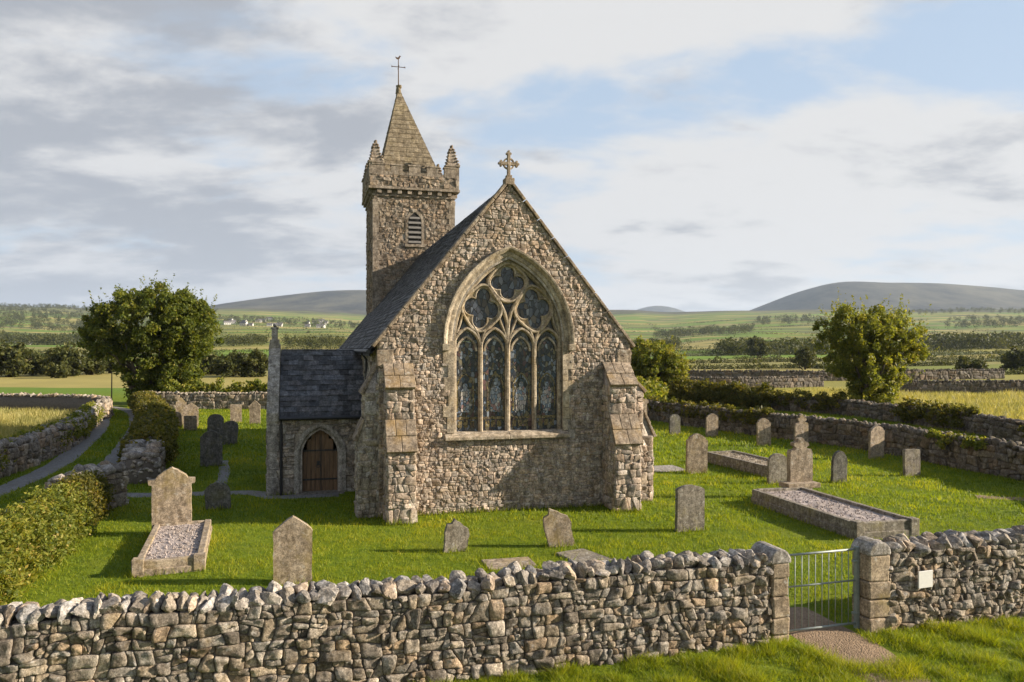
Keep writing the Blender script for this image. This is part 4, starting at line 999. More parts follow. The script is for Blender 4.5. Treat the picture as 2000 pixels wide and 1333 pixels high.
# churchyard and lane walls
dry_wall('dry_stone_wall', [(8.2, 57.5), (9.8, 53), (12.6, 46.9), (17.3, 37.7), (19.4, 28.8), (19.6, 21)], 1.15, .5, 'shaded dry stone wall curving along the right side of the churchyard', 311, -1, (.08, .22), .24, False, 1, 'drywall_shaded', .12, .08, 2)
dry_wall('dry_stone_wall', [(-30.5, 62.5), (-20, 63), (-8, 62), (8.0, 58.5)], 1.2, .5, 'low stone wall closing the back of the churchyard behind the pale headstones', 312, -1, (.10, .26), .24, False, 1, 'drywall', .1, .07, 1)
rl, pal_, hhl = dry_wall('dry_stone_wall', [(-18.9, 22), (-20.2, 30.5), (-22.6, 39), (-25.6, 46), (-28.0, 51.5)], 1.05, .7, 'old stone wall with mossy top along the left side of the lane', 313, -1, (.08, .24), .26, False, 1, 'cope', .15, .1, 2)
dry_wall('dry_stone_wall', [(-28.4, 53), (-31, 58), (-38, 61), (-52, 62.5)], 1.15, .6, 'stone field wall behind the golden hay field at the far left', 314, -1, (.10, .28), .26, False, 1, 'drywall', .1, .08, 1)
dry_wall('dry_stone_wall', [(42, 83), (52, 82.5), (66, 82)], 1.3, .6, 'distant dark stone wall crossing the dry meadow at the right edge', 315, -1, (.14, .34), .3, False, 1, 'drywall_shaded', .1, .08, 1)
dry_wall('dry_stone_wall', [(15, 98), (26, 95), (40, 99)], 1.2, .6, 'field wall crossing the meadow behind the hedge left of the right hand tree', 321, -1, (.14, .34), .3, False, 1, 'drywall_shaded', .15, .08, 1)
dry_wall('dry_stone_wall', [(22, 121), (48, 116), (78, 122)], 1.3, .6, 'farther field wall in the valley just in front of the single rounded tree', 322, -1, (.16, .38), .34, False, 1, 'drywall_shaded', .15, .08, 1)
dry_wall('dry_stone_wall', [(-13.2, 22.4), (-13.0, 23.6), (-12.75, 24.7)], 1.05, .8, 'rounded stub of stone wall ending the hedge beside the path', 316, -1, (.09, .22), .3, True, 1, 'cope', .1, .1, 2)
rr_, par, hhr = dry_wall('dry_stone_wall', [(-13.7, 28.4), (-15.2, 32), (-19.5, 42), (-23.3, 50), (-29.5, 61.5)], .95, 1.15, 'overgrown stone wall between the lane and the left churchyard', 317, -1, (.08, .24), .28, True, 1, 'cope', .15, .1, 2)
rs_, pas, hhs = dry_wall('dry_stone_wall', [(20.5, 62), (25.2, 56), (27.0, 46.5), (26.9, 40), (26, 33)], .95, .6, 'overgrown stone wall beyond the churchyard wall under the right hand tree', 318, -1, (.10, .26), .26, False, 1, 'drywall_shaded', .15, .1, 1)

# ------------------------------------------------------------------ headstones and graves
def outline(style, w, h, rg):
    a = w / 2
    if style == 'round': P = [(-a, 0), (-a, h - a * .75)] + [(-a * math.cos(t), h - a * .75 + a * .75 * math.sin(t)) for t in np.linspace(.15, math.pi - .15, 12)] + [(a, h - a * .75), (a, 0)]
    elif style == 'lancet': P = [(-a, 0), (-a, h - a * 1.3)] + [(x, z) for x, z in arch(a, h - a * 1.3, a * 1.3, 8, 0)][1:-1] + [(a, h - a * 1.3), (a, 0)]
    elif style == 'point': P = [(-a, 0), (-a * 1.02, h * .76), (-a * .96, h * .80), (-a * .45, h * .92), (0, h), (a * .5, h * .91), (a * .97, h * .80), (a * 1.02, h * .76), (a, 0)]
    elif style == 'flat': P = [(-a, 0), (-a, h * .97), (-a * .9, h), (a * .9, h * .985), (a, h * .96), (a, 0)]
    elif style == 'segment': P = [(-a, 0), (-a, h * .90)] + [(x * a, h * .90 + h * .10 * math.cos(x * 1.45)) for x in np.linspace(-.92, .92, 9)] + [(a, h * .9), (a, 0)]
    elif style == 'shoulder': P = [(-a, 0), (-a, h * .84), (-a * .82, h * .86), (-a * .78, h * .90)] + [(x * a * .78, h * .90 + h * .10 * math.cos(x * 1.5)) for x in np.linspace(-.9, .9, 9)] + [(a * .78, h * .90), (a * .82, h * .86), (a, h * .84), (a, 0)]
    elif style == 'pediment': P = [(-a * .86, 0), (-a * .86, h * .70), (-a, h * .705), (-a * 1.02, h * .79), (-a * .70, h * .80), (-a * .62, h * .86), (-a * .35, h * .93), (-a * .1, h * .985), (0, h), (a * .1, h * .985), (a * .40, h * .92), (a * .62, h * .86), (a * .70, h * .80), (a * 1.02, h * .79), (a, h * .705), (a * .86, h * .70), (a * .86, 0)]
    elif style == 'broken': P = [(-a * .8, 0), (-a, h * .55), (-a * .92, h * .80), (-a * .55, h * .84), (-a * .40, h), (-a * .1, h * .93), (a * .2, h * .88), (a * .45, h * .80), (a * .8, h * .74), (a * 1.0, h * .55), (a * .92, h * .4), (a * 1.02, 0)]
    elif style == 'crossed': P = [(-a, 0), (-a * .98, h * .68), (-a * .88, h * .74), (-a * .58, h * .745), (-a * .40, h * .79), (-a * .66, h * .83), (-a * .64, h * .90), (-a * .34, h * .91), (-a * .26, h * .98), (a * .12, h), (a * .28, h * .93), (a * .60, h * .90), (a * .68, h * .84), (a * .42, h * .79), (a * .55, h * .745), (a * .86, h * .75), (a * .98, h * .68), (a, 0)]
    elif style == 'column': P = [(-a * .8, 0), (-a * .8, h * .15), (-a * .62, h * .18), (-a * .55, h * .82), (-a * .95, h * .86), (-a, h * .93), (-a * .5, h), (a * .5, h), (a, h * .93), (a * .95, h * .86), (a * .55, h * .82), (a * .62, h * .18), (a * .8, h * .15), (a * .8, 0)]
    Q = []
    for i in range(len(P)):                                # subdivide and weather the edge
        p, q = P[i], P[(i + 1) % len(P)]; n = max(1, int(math.hypot(q[0] - p[0], q[1] - p[1]) / .09))
        for k in range(n):
            t = k / n; x, z = p[0] + (q[0] - p[0]) * t, p[1] + (q[1] - p[1]) * t
            Q.append((x + rg.uniform(-.008, .008), z + (rg.uniform(-.008, .008) if z > .01 else 0)))
    return Q
FOOT = []                                                  # footprints kept free of grass: (x, y, rz, half w, half d)
def headstone(px, base, top, wpx, style, mat, label, lean=0.0, rz=None, thick=.13, zbase=0.0, back=0.0, name='headstone', cat='headstone'):
    Y = depth(base) if not zbase else H_Y
    x, y, _ = at(px, Y); h = (base - top) * Y / F; w = wpx * Y / F
    rg = random.Random(int(px * 7 + base)); mb = MB(); P = outline(style, w, h + .02, rg)
    P = [(a, b - (.25 if b < .005 else 0)) for a, b in P]
    me = plate(P, [], -thick / 2, thick / 2); mb.mesh(me)
    o = mb.build(name, M[mat], None, bevel=.014)
    o.location = (x, y, zbase or gz(x, y)); o.rotation_euler = (R(rg.uniform(-3, 3)), R(lean), TH + (R(rz) if rz is not None else R(rg.uniform(-6, 6))))
    tag(o, label, cat, 'headstones in the churchyard'); FOOT.append((x, y, o.rotation_euler.z, w / 2, thick / 2 + .02)); return o
headstone(427, 995, 945, 46, 'round', 'grave_dark', 'small dark rounded headstone standing just behind the tall pedimented one by the path', -4)
headstone(572, 1140, 1010, 72, 'point', 'grave_warm', 'large pale pointed headstone nearest the foreground wall', 0, 0, .18)
headstone(887, 1075, 1013, 50, 'broken', 'grave_grey', 'small tilted weathered headstone in front of the gable left of its middle', 9, 4)
headstone(1095, 1066, 990, 55, 'broken', 'grave_warm', 'broken pale headstone with jagged top in front of the gable', -9, -4)
headstone(1347, 1038, 950, 58, 'segment', 'grave_grey', 'upright squarish headstone with worn top nearest the right front buttress', 1, 0, .15)
headstone(1360, 925, 848, 42, 'shoulder', 'grave_warm', 'tall brown headstone beside the flat slab right of the church', 1, -4, .16)
headstone(1318, 849, 810, 23, 'round', 'grave_dark', 'small grey rounded headstone farthest away against the right churchyard wall', 0)
headstone(1390, 853, 808, 25, 'shoulder', 'grave_warm', 'pinkish shouldered headstone in front of the far right churchyard wall', 0)
headstone(1492, 872, 818, 28, 'shoulder', 'grave_warm', 'pale round shouldered headstone at the back end of the long low kerbed grave', 0)
headstone(1564, 872, 812, 30, 'crossed', 'grave_warm', 'tall pale headstone with carved top just behind the cross topped gravestone', 0)
headstone(1517, 945, 888, 40, 'round', 'grave_grey', 'small brown rounded headstone immediately left of the cross topped gravestone', 2)
headstone(1638, 942, 880, 32, 'lancet', 'grave_dark', 'narrow dark mossy lancet shaped headstone right of the cross topped gravestone', 0)
headstone(1711, 897, 833, 35, 'shoulder', 'grave_warm', 'large tan shouldered headstone standing against the right churchyard wall', 0)
headstone(1781, 930, 878, 35, 'flat', 'grave_grey', 'plain flat topped grey headstone farthest right in the churchyard', 0)
headstone(1258, 836, 780, 17, 'column', 'grave_warm', 'slender column shaped gravestone just showing behind the right buttress', 0, 0, .3)
headstone(413, 912, 843, 40, 'shoulder', 'grave_dark', 'dark shouldered headstone nearest on the shaded left lawn', 0, 0, .16)
headstone(421, 866, 809, 30, 'round', 'grave_dark', 'dark rounded headstone directly behind the shouldered one on the left lawn', 0)
headstone(448, 868, 822, 28, 'round', 'grave_dark', 'lower dark rounded headstone leaning on the left lawn nearer the porch', 4)
headstone(353, 832, 777, 18, 'point', 'grave_warm', 'tall narrow pale headstone by the overgrown lane wall', 0)
headstone(373, 836, 788, 27, 'point', 'grave_warm', 'broad pointed pale headstone behind the little square stone', 0)
headstone(372, 841, 813, 23, 'flat', 'grave_warm', 'little square pale headstone in front of the broad pointed one', 0)
headstone(344, 836, 805, 22, 'round', 'grave_warm', 'low rounded pale stone half hidden by the overgrown lane wall', -3)
headstone(461, 826, 790, 21, 'flat', 'grave_warm', 'plain pale flat topped headstone near the back wall left of the porch', 0)
headstone(498, 828, 782, 20, 'point', 'grave_warm', 'tall pale pointed headstone beside the left edge of the porch', 0)

def kerbed_grave(x, y, rz, w, l, h, kw, mats, label, gravel, seed):
    """x, y = front left corner"""
    root = empty('kerbed_grave', (x, y, gz(x, y)), rz); tag(root, label, 'grave'); rg = random.Random(seed)
    for nm, (x0, y0, x1, y1) in (('kerb_stone', (0, 0, w, kw)), ('kerb_stone', (0, kw + .005, kw, l)), ('kerb_stone', (w - kw, kw + .005, w, l)), ('kerb_stone', (kw + .005, l - kw, w - kw - .005, l))):
        mb = MB(); mb.box(x0, y0, -.15, x1, y1, h + rg.uniform(-.01, .02), .008); mb.box(x0 - .03, y0 - .03 if y0 == 0 else y0, -.15, x1 + .03, y1, h * .45, .006)
        mb.build(nm, M[mats], root, bevel=.015)
    for cx, cy in ((-.05, -.05), (w - kw - .05, -.05)):
        mb = MB(); mb.box(cx, cy, -.15, cx + kw + .1, cy + kw + .1, h + .05, .008); mb.build('corner_block', M[mats], root, bevel=.02)
    g_ = MB(); n = 10; m_ = 22
    vs = [(kw + (w - 2 * kw) * i / n, kw + (l - 2 * kw) * j / m_, h - .07 + .035 * mnoise.noise(Vector((i * .6, j * .5, seed)))) for j in range(m_ + 1) for i in range(n + 1)]
    g_.add(vs, [(j * (n + 1) + i, j * (n + 1) + i + 1, (j + 1) * (n + 1) + i + 1, (j + 1) * (n + 1) + i) for j in range(m_) for i in range(n)])
    pals = [(.9, .9, .9), (1.2, 1.15, 1.1), (1.5, 1.45, 1.4), (.7, .68, .66)]
    for k in range(420):
        px_, py_ = rg.uniform(kw + .03, w - kw - .03), rg.uniform(kw + .03, l - kw - .03)
        rock(g_, (px_, py_, h - .055), (rg.uniform(.015, .035),) * 3, rg.uniform(0, 3), seed * 999 + k, 1, .3, pals)
    g_.build('gravel_infill', M[gravel], root, smooth=False)
    c, s_ = math.cos(rz), math.sin(rz); FOOT.append((x + c * w / 2 - s_ * l / 2, y + s_ * w / 2 + c * l / 2, rz, w / 2 + .02, l / 2 + .02))
    return root
kg = kerbed_grave(-8.24, 16.74, R(19), 1.40, 3.95, .33, .15, 'grave_warm', 'pale kerbed grave filled with pinkish chippings in the left foreground', 'gravel_pink', 4)
H_Y = 20.6
hs = headstone(336, 1021, 915, 82, 'pediment', 'grave_warm', 'tall tan pedimented headstone at the head of the pinkish gravel grave', 0, 4, .2, .33)
kerbed_grave(8.95, 19.95, R(14), 1.85, 5.0, .43, .16, 'grave_grey', 'large raised kerbed grave with brown chippings nearest the gate', 'gravel_pink', 5)
H_Y = 25.6
headstone(1562, 947, 857, 49, 'crossed', 'grave_warm', 'tall cross topped gravestone with carved shoulders on the large raised grave', 0, -2, .22, .46)
pl = MB(); pl.box(-.6, -.28, 0, .6, .28, .16, .01); plo = pl.build('plinth', M['grave_warm'], None, bevel=.02); p_ = at(1562, 25.4); plo.location = (p_.x, p_.y, .40); plo.rotation_euler = (0, 0, R(14)); tag(plo, 'low stone plinth under the cross topped gravestone', 'plinth')
kerbed_grave(*at(1500, 29.4).xy, R(17), 1.5, 4.6, .42, .15, 'grave_grey', 'low kerbed grave with brown infill behind the small brown rounded headstone', 'gravel_brown', 6)
def slab(px, row, w, d, mat, label, rz=15):
    x, y, _ = at(px, depth(row)); mb = MB(); mb.box(-w / 2, -d / 2, -.1, w / 2, d / 2, .035, .015); o = mb.build('ledger_stone', M[mat], None, bevel=.02)
    o.location = (x, y, gz(x, y)); o.rotation_euler = (0, 0, R(rz)); tag(o, label, 'grave slab'); FOOT.append((x, y, R(rz), w / 2, d / 2))
slab(1140, 1089, .85, 1.2, 'grave_grey', 'flat grey grave slab sunk in the grass behind the foreground wall', 30)
slab(995, 1100, 1.15, .8, 'grave_warm', 'flat brownish grave slab half hidden behind the foreground wall')
slab(1298, 917, 1.5, 1.5, 'cope', 'pale flat grave slab in the grass right of the church')

# ------------------------------------------------------------------ lane and paths
def strip(mb, pts, w, lift=.03, wob=.08, seed=0):
    pa = Path(pts, .5); n = int(pa.len / .35); k = 4; vs = []
    for i in range(n + 1):
        d = pa.len * i / n; x, y, tx, ty = pa.pt(d); ww = w + wob * mnoise.noise(Vector((d * .8, seed, 1)))
        for q in range(k + 1):
            o_ = (q / k - .5) * ww; X, Y = x - ty * o_, y + tx * o_
            vs.append((X, Y, gz(X, Y) + (lift if 0 < q < k else -.03)))
    mb.add(vs, [(i * (k + 1) + q, i * (k + 1) + q + 1, (i + 1) * (k + 1) + q + 1, (i + 1) * (k + 1) + q) for i in range(n) for q in range(k)])
    return pa
LANE = [(-15.4, 19), (-16.4, 25), (-18.4, 33), (-21.2, 40), (-24.1, 46.9), (-27.6, 54), (-31.0, 60), (-36, 65), (-46, 68), (-60, 69)]
lane = MB(); base_path = Path(LANE)
def off(pts, o_):
    pa = Path(pts, 1.5); return [(x - ty * o_, y + tx * o_) for x, y, tx, ty in (pa.pt(d) for d in np.linspace(0, pa.len, 24))]
TRK = [strip(lane, off(LANE, 1.05), 1.25, .03, .2, 1), strip(lane, off(LANE, -1.05), 1.25, .03, .2, 2)]
tag(lane.build('lane', M['lane'], None, smooth=True), kind='structure')
pth = MB(); PTH = [strip(pth, [(-16.0, 26.2), (-12.5, 26.2), (-9, 26.6), (wx(-1.6, 4.0)[0] - 1.5, wx(-1.6, 4)[1] - .3), wx(-1.0, 3.9)], 1.0, .025, .2, 3), strip(pth, [(-10.6, 26.3), (-10.8, 28.5), (-11.8, 31.5), (-12.8, 34)], .6, .02, .15, 4)]
tag(pth.build('path', M['lane'], None, smooth=True), kind='structure')
dp_ = MB(); DRT = [strip(dp_, [gw(.78, 1.4), gw(.78, .4), gw(.76, -.6), gw(.72, -1.2), gw(.68, -1.9)], 1.55, .03, .35, 5)]
tag(dp_.build('dirt_path', M['dirt'], None, smooth=True), kind='structure')
bare = MB(); strip(bare, [at(1905, 25.8).xy, at(1960, 25.5).xy, at(2060, 25.2).xy], .8, .03, .3, 6); tag(bare.build('bare_earth', M['dirt'], None, smooth=True), kind='structure')
mb = MB(); mb.tube([(0, 0, -.2), (.02, 0, 2.9)], [.06, .045], 7); p_ = at(218, 69); o = mb.build('wooden_post', M['bark'], None); o.location = (p_.x, p_.y, 0); tag(o, 'thin dark wooden post beside the bend of the lane left of the big tree', 'post')

# ------------------------------------------------------------------ grass
def excl(X, Y, m=0.0):
    bad = np.zeros(len(X), bool)
    lx_ = (X - CX) * math.cos(TH) + (Y - CY) * math.sin(TH); ly_ = -(X - CX) * math.sin(TH) + (Y - CY) * math.cos(TH)
    bad |= (lx_ > -.02) & (lx_ < W + .02) & (ly_ > -.02) & (ly_ < 24)
    for (a, b, c, d) in ((.16, .95, -1.02, 0), (7.06, 7.9, -1.02, 0), (-.74, 0, .12, .92), (W, W + .97, .25, 1.05), (PX0 - .05, 0, PY0 - .05, PY1 + .05), (DXC - .8, DXC + .8, PY0 - .4, PY0)):
        bad |= (lx_ > a) & (lx_ < b) & (ly_ > c) & (ly_ < d)
    for (x, y, rz, hw, hd) in FOOT:
        u = (X - x) * math.cos(rz) + (Y - y) * math.sin(rz); v = -(X - x) * math.sin(rz) + (Y - y) * math.cos(rz)
        bad |= (np.abs(u) < hw) & (np.abs(v) < hd)
    wob = np.random.RandomState(3).uniform(.78, 1.15, len(X))
    for pa, hw in [(t, .52) for t in TRK] + [(PTH[0], .42), (PTH[1], .22), (DRT[0], .64)]:
        for x, y in zip(pa.X, pa.Y):
            if hw == .64 and (y - GY) * math.cos(TH) - (x - GX) * math.sin(TH) < -1.15: continue
            bad |= (X - x) ** 2 + (Y - y) ** 2 < (hw * wob) ** 2
    s = (X - GX) * math.cos(TH) + (Y - GY) * math.sin(TH); d = -(X - GX) * math.sin(TH) + (Y - GY) * math.cos(TH)
    bad |= (d > -.03) & (d < WT + .03) & ~((s > 0) & (s < 1.6))
    return bad, s, d
def zs(X, Y): return np.array([gz(a, b) for a, b in zip(X, Y)])
def lawn():
    rg = np.random.RandomState(5); V = []; C = []
    for (y0, y1, dens, h, w) in ((10.5, 22, 520, .075, .016), (22, 34, 210, .10, .028), (34, 64, 60, .13, .055)):
        xw = y1 * .70; n = int(dens * (y1 - y0) * xw * 2)
        X = rg.uniform(-xw, xw, n); Y = rg.uniform(y0, y1, n); k = np.abs(X) < Y * .69 + .5; X, Y = X[k], Y[k]
        bad, s, d = excl(X, Y); bad |= d < .5
        bad |= np.array([any(inpoly(a, b, P) for P in GOLD[:2]) if (b > 28 and abs(a) > 16) else False for a, b in zip(X, Y)])
        X, Y = X[~bad], Y[~bad]; Z = zs(X, Y)
        pn = np.array([mnoise.noise(Vector((a * .7, b * .7, 3))) + .6 * mnoise.noise(Vector((a * 2.4, b * 2.4, 7))) for a, b in zip(X, Y)])
        hh = h * (1 + .55 * pn) * rg.uniform(.5, 1.4, len(X))
        V.append(blades(np.stack([X, Y, Z - .01], 1), hh, w * rg.uniform(.7, 1.3, len(X)), .45, rg)); C.append(np.clip(.47 + .34 * pn + .42 * np.array([mnoise.noise(Vector((a * .16, b * .22, 11))) for a, b in zip(X, Y)]) + rg.normal(0, .17, len(X)), 0, 1))
    V = np.concatenate(V); C = np.concatenate(C); o = poly_mesh('churchyard_grass', V, 3, C, M['grass']); tag(o, 'short bright green grass covering the churchyard', 'grass', None, 'stuff')
    T = []
    for (x, y, rz, hw, hd) in FOOT:
        m_ = int(260 * (hw + hd)); e = rg.uniform(-1, 1, (m_, 2)) * np.array([hw + .12, hd + .12]); k = (np.abs(e[:, 0]) > hw) | (np.abs(e[:, 1]) > hd); e = e[k]
        T.append(np.stack([x + e[:, 0] * math.cos(rz) - e[:, 1] * math.sin(rz), y + e[:, 0] * math.sin(rz) + e[:, 1] * math.cos(rz)], 1))
    for (xa, ya, xb, yb) in ((-.1, -.06, W, -.06), (.05, -1.1, 1.05, -1.1), (6.95, -1.1, 8.0, -1.1), (PX0, PY0 - .08, -2.4, PY0 - .08), (W + .05, .2, W + .05, 14)):
        m_ = int(90 * math.hypot(xb - xa, yb - ya)); t_ = rg.uniform(0, 1, m_); L_ = [wx(xa + (xb - xa) * q, ya + (yb - ya) * q) for q in t_]; T.append(np.array(L_) + rg.normal(0, .05, (m_, 2)))
    T = np.concatenate(T); far_ = 1 + (T[:, 1] > 30) * .5; P3 = np.stack([T[:, 0], T[:, 1], zs(T[:, 0], T[:, 1]) - .01], 1)
    tag(poly_mesh('grass_tufts', blades(P3, .17 * rg.uniform(.5, 1.5, len(T)), .02 * far_, .4, rg), 3, np.clip(rg.normal(.5, .25, len(T)), 0, 1), M['grass']), 'longer grass left uncut round the stones and wall feet', 'grass', None, 'stuff')
    # taller tufted verge outside the wall
    n = 380000; S_ = rg.uniform(-8, 9, n); D = -rg.uniform(.02, 4.2, n) ** 1.0
    X = GX + S_ * math.cos(TH) - D * math.sin(TH); Y = GY + S_ * math.sin(TH) + D * math.cos(TH)
    k = (np.abs(X) < Y * .69 + .3) & (Y > 9.0) & (X > -5); X, Y, S_, D = X[k], Y[k], S_[k], D[k]
    bad, s, d = excl(X, Y); X, Y, D = X[~bad], Y[~bad], D[~bad]; Z = zs(X, Y)
    pn = np.array([mnoise.noise(Vector((a * 1.3, b * 1.3, 3))) + .7 * mnoise.noise(Vector((a * 3.4, b * 3.4, 9))) for a, b in zip(X, Y)])
    k = rg.uniform(0, 1, len(X)) < .55 + .6 * pn; X, Y, Z, pn, D = X[k], Y[k], Z[k], pn[k], D[k]
    hh = (.095 + .10 * np.clip(pn, -.5, 1)) * rg.uniform(.45, 1.5, len(X))
    V = blades(np.stack([X, Y, Z - .01], 1), hh, .010 * rg.uniform(.6, 1.5, len(X)), .6, rg)
    o = poly_mesh('verge_grass', V, 3, np.clip(.5 + .28 * pn + rg.normal(0, .2, len(X)), 0, 1), M['grass']); tag(o, 'taller tufted grass on the verge outside the gate', 'grass', None, 'stuff')
lawn()
def hay(P, n, h, w, name, label, seed):
    rg = np.random.RandomState(seed); xs = [p[0] for p in P]; ys = [p[1] for p in P]
    X = rg.uniform(min(xs), max(xs), n); Y = rg.uniform(min(ys), max(ys), n)
    k = np.array([abs(a) < b * .70 + 1 and inpoly(a, b, P) for a, b in zip(X, Y)]); X, Y = X[k], Y[k]
    pn = np.array([mnoise.noise(Vector((a * .3, b * .3, 3))) for a, b in zip(X, Y)])
    V = blades(np.stack([X, Y, zs(X, Y) - .02], 1), h * (1 + .5 * pn) * rg.uniform(.5, 1.3, len(X)), w, .35, rg)
    tag(poly_mesh(name, V, 3, np.clip(.5 + .4 * pn + rg.normal(0, .22, len(X)), 0, 1), M['dry_grass']), label, 'grass', None, 'stuff')
hay(GOLD[0], 90000, .45, .05, 'hay_grass', 'golden dry hay grass behind the left lane wall', 1)
hay(GOLD[1], 150000, .5, .06, 'hay_grass', 'golden dry meadow grass beyond the right hedge', 2)

# ------------------------------------------------------------------ trees, hedges
def make_tree(name, lumps, nclump, per, leaf, mat, base_r, label, loc, seed, stems=5, crad=(.35, .8), group=None, cat='tree', shoots=0, slen=1.45):
    """lumps: (x,y,z,rx,ry,rz) ellipsoids of the crown relative to the base"""
    rg = np.random.RandomState(seed); Lm = np.array(lumps); vol = (Lm[:, 3] * Lm[:, 4] * Lm[:, 5]) ** .8; ch = rg.choice(len(Lm), nclump, p=vol / vol.sum())
    d = rg.normal(size=(nclump, 3)); d /= np.linalg.norm(d, axis=1)[:, None]
    rad = rg.uniform(.25, 1.08, nclump) ** .55
    C = Lm[ch, :3] + d * Lm[ch, 3:] * rad[:, None]
    C = C[C[:, 2] > .25]
    cr = rg.uniform(crad[0], crad[1], len(C))
    P, tone = clumps(C, cr, per, rg); P = P[P[:, 2] > .03] if True else P
    tone = tone[:len(P)]
    Q = leaf_quads(P, leaf * rg.uniform(.6, 1.35, len(P)), rg)
    if shoots:                                             # upright leafy shoots that break the outline
        k = rg.choice(len(C), shoots); dirs = C[k] - np.array([0, 0, C[:, 2].mean() * .45]); dirs /= np.linalg.norm(dirs, axis=1)[:, None]; dirs[:, 2] += .5
        dirs += rg.normal(0, .25, dirs.shape); T = rg.uniform(0, 1, (shoots, 22)); ln = rg.uniform(.5, 1.25, shoots) * crad[1] * slen
        SP = C[k][:, None, :] + dirs[:, None, :] * (T * ln[:, None])[:, :, None] + rg.normal(0, .12, (shoots, 22, 3)) * (1.25 - T)[:, :, None]
        SP = SP.reshape(-1, 3); Q = np.concatenate([Q, leaf_quads(SP, leaf * .8 * rg.uniform(.6, 1.2, len(SP)), rg)]); tone = np.concatenate([tone, np.repeat(rg.uniform(.3, 1, shoots), 22)]); P = np.concatenate([P, SP])
    root = empty(name, loc); tag(root, label, cat, group)
    poly_mesh('crown', Q, 4, np.clip(.45 + .4 * (tone - .5) + rg.normal(0, .2, len(P)), 0, 1), mat, root)
    tr = MB(); rr = random.Random(seed)
    for k in range(stems):
        tgt = Vector(C[rr.randrange(len(C))]); a = rr.uniform(0, 6.28); b0 = Vector((math.cos(a) * base_r * .9, math.sin(a) * base_r * .9, -.2))
        mid = b0.lerp(tgt, .45) + Vector((0, 0, tgt.z * .12)); r0 = base_r * rr.uniform(.5, .9)
        tr.tube([b0, b0.lerp(mid, .5) + Vector((rr.uniform(-.1, .1), rr.uniform(-.1, .1), .1)), mid, mid.lerp(tgt, .6), tgt], [r0, r0 * .8, r0 * .55, r0 * .3, r0 * .08], 7)
        for q in range(3):
            t2 = Vector(C[rr.randrange(len(C))]); 
            if (t2 - mid).length < 5: tr.tube([mid, mid.lerp(t2, .5) + Vector((0, 0, .15)), t2], [r0 * .35, r0 * .2, r0 * .05], 5)
    tr.build('trunk', M['bark'], root, smooth=True); return root
p_ = at(287, 69)
make_tree('tree', [(0.4, 0, 7.4, 4.6, 4.0, 3.2), (-3.3, 0, 6.2, 2.7, 2.6, 2.2), (3.6, 0, 6.4, 2.8, 2.6, 2.6), (.8, 0, 4.2, 3.4, 3, 2.8), (.5, 0, 1.9, 2.4, 2.2, 2.0), (1.6, -.3, 1.6, 2.0, 2, 1.6), (3.2, -.2, 2.6, 2.0, 2, 2.2), (2.0, 0, 9.0, 2.2, 2, 1.4), (-.9, 0, 9.2, 2.0, 2, 1.3), (2.6, -.5, 3.2, 2.0, 2, 2.0), (4.2, 0, 8.0, 1.6, 1.6, 1.6), (-4.6, 0, 6.6, 1.3, 1.2, .8)],
          820, 92, .17, M['leaf_left'], .5, 'big dark green bushy tree at the bend of the lane on the left', (p_.x, p_.y, 0), 3, 9, (.3, .7), shoots=260)
make_tree('tree', [(-.8, 0, 5.9, 2.9, 2.6, 1.7), (1.9, 0, 5.3, 2.5, 2.1, 1.6), (-.2, 0, 3.8, 2.5, 2.3, 2.2), (.1, 0, 1.6, 1.9, 1.8, 1.7), (.9, -.3, 1.0, 1.6, 1.5, 1.1), (.6, 0, 3.0, 2.1, 2.0, 1.8), (-3.0, 0, 6.5, 1.2, 1.2, .9), (3.7, 0, 5.0, .9, .9, 1.0), (-1.9, 0, 4.2, 1.4, 1.3, 1.3), (.6, 0, 7.4, 1.5, 1.4, .8), (-1.5, 0, 7.5, 1.1, 1.1, .7), (2.4, 0, 7.0, .8, .8, .7)],
          500, 64, .15, M['leaf_right'], .35, 'olive green spreading tree rising from the hedge on the right', (27.0, 58.5, 0), 8, 9, (.22, .5), shoots=420, slen=2.1)
p_ = at(1278, 78)
make_tree('tree', [(0, 0, 3.6, 2.8, 2.5, 2.4), (1.6, 0, 2.8, 1.9, 1.8, 1.8), (-1.6, 0, 3.0, 1.8, 1.8, 2.1), (.3, 0, 1.1, 2.6, 2.1, 1.2)], 380, 70, .16, M['leaf_sunlit_gold'], .3, 'rounded olive bushy tree just right of the church gable', (p_.x, p_.y, 0), 9, 5, (.28, .55), shoots=120)

def hedge(name, pts, w, h, n, per, leaf, mat, label, seed, z0=0.0, crad=(.2, .38), cat='hedge', group=None, bias=0.0, gate_=None):
    rg = np.random.RandomState(seed); pa = Path(pts); C = []
    for _ in range(n):
        d = rg.uniform(0, pa.len); x, y, tx, ty = pa.pt(d)
        if gate_ is not None and mnoise.noise(Vector((d * .16, seed, 5))) < gate_: continue
        o_ = rg.uniform(-.5, .5) * w + bias
        top = h * (1 + .22 * mnoise.noise(Vector((d * .7, seed, 0)))) * (1 - .45 * abs((o_ - bias) / (w * .5)) ** 2.5)
        z = z0 + (top - z0) * rg.uniform(0.02, 1.0) ** .75
        C.append((x - ty * o_, y + tx * o_, gz(x, y) + z))
    C = np.array(C); P, tone = clumps(C, rg.uniform(*crad, len(C)), per, rg); k = P[:, 2] > .02; P, tone = P[k], tone[k]
    o = poly_mesh(name, leaf_quads(P, leaf * rg.uniform(.6, 1.4, len(P)), rg), 4, np.clip(.42 + .4 * (tone - .5) + rg.normal(0, .22, len(P)), 0, 1), mat)
    tag(o, label, cat, group); return o
hedge('hedge', [(-10.15, 13.2), (-10.85, 16), (-11.45, 18.5), (-12.0, 20.4)], 1.55, 1.40, 900, 60, .05, M['leaf_sunlit_gold'], 'sunlit golden green hedge in the left foreground', 21, 0, (.11, .26))
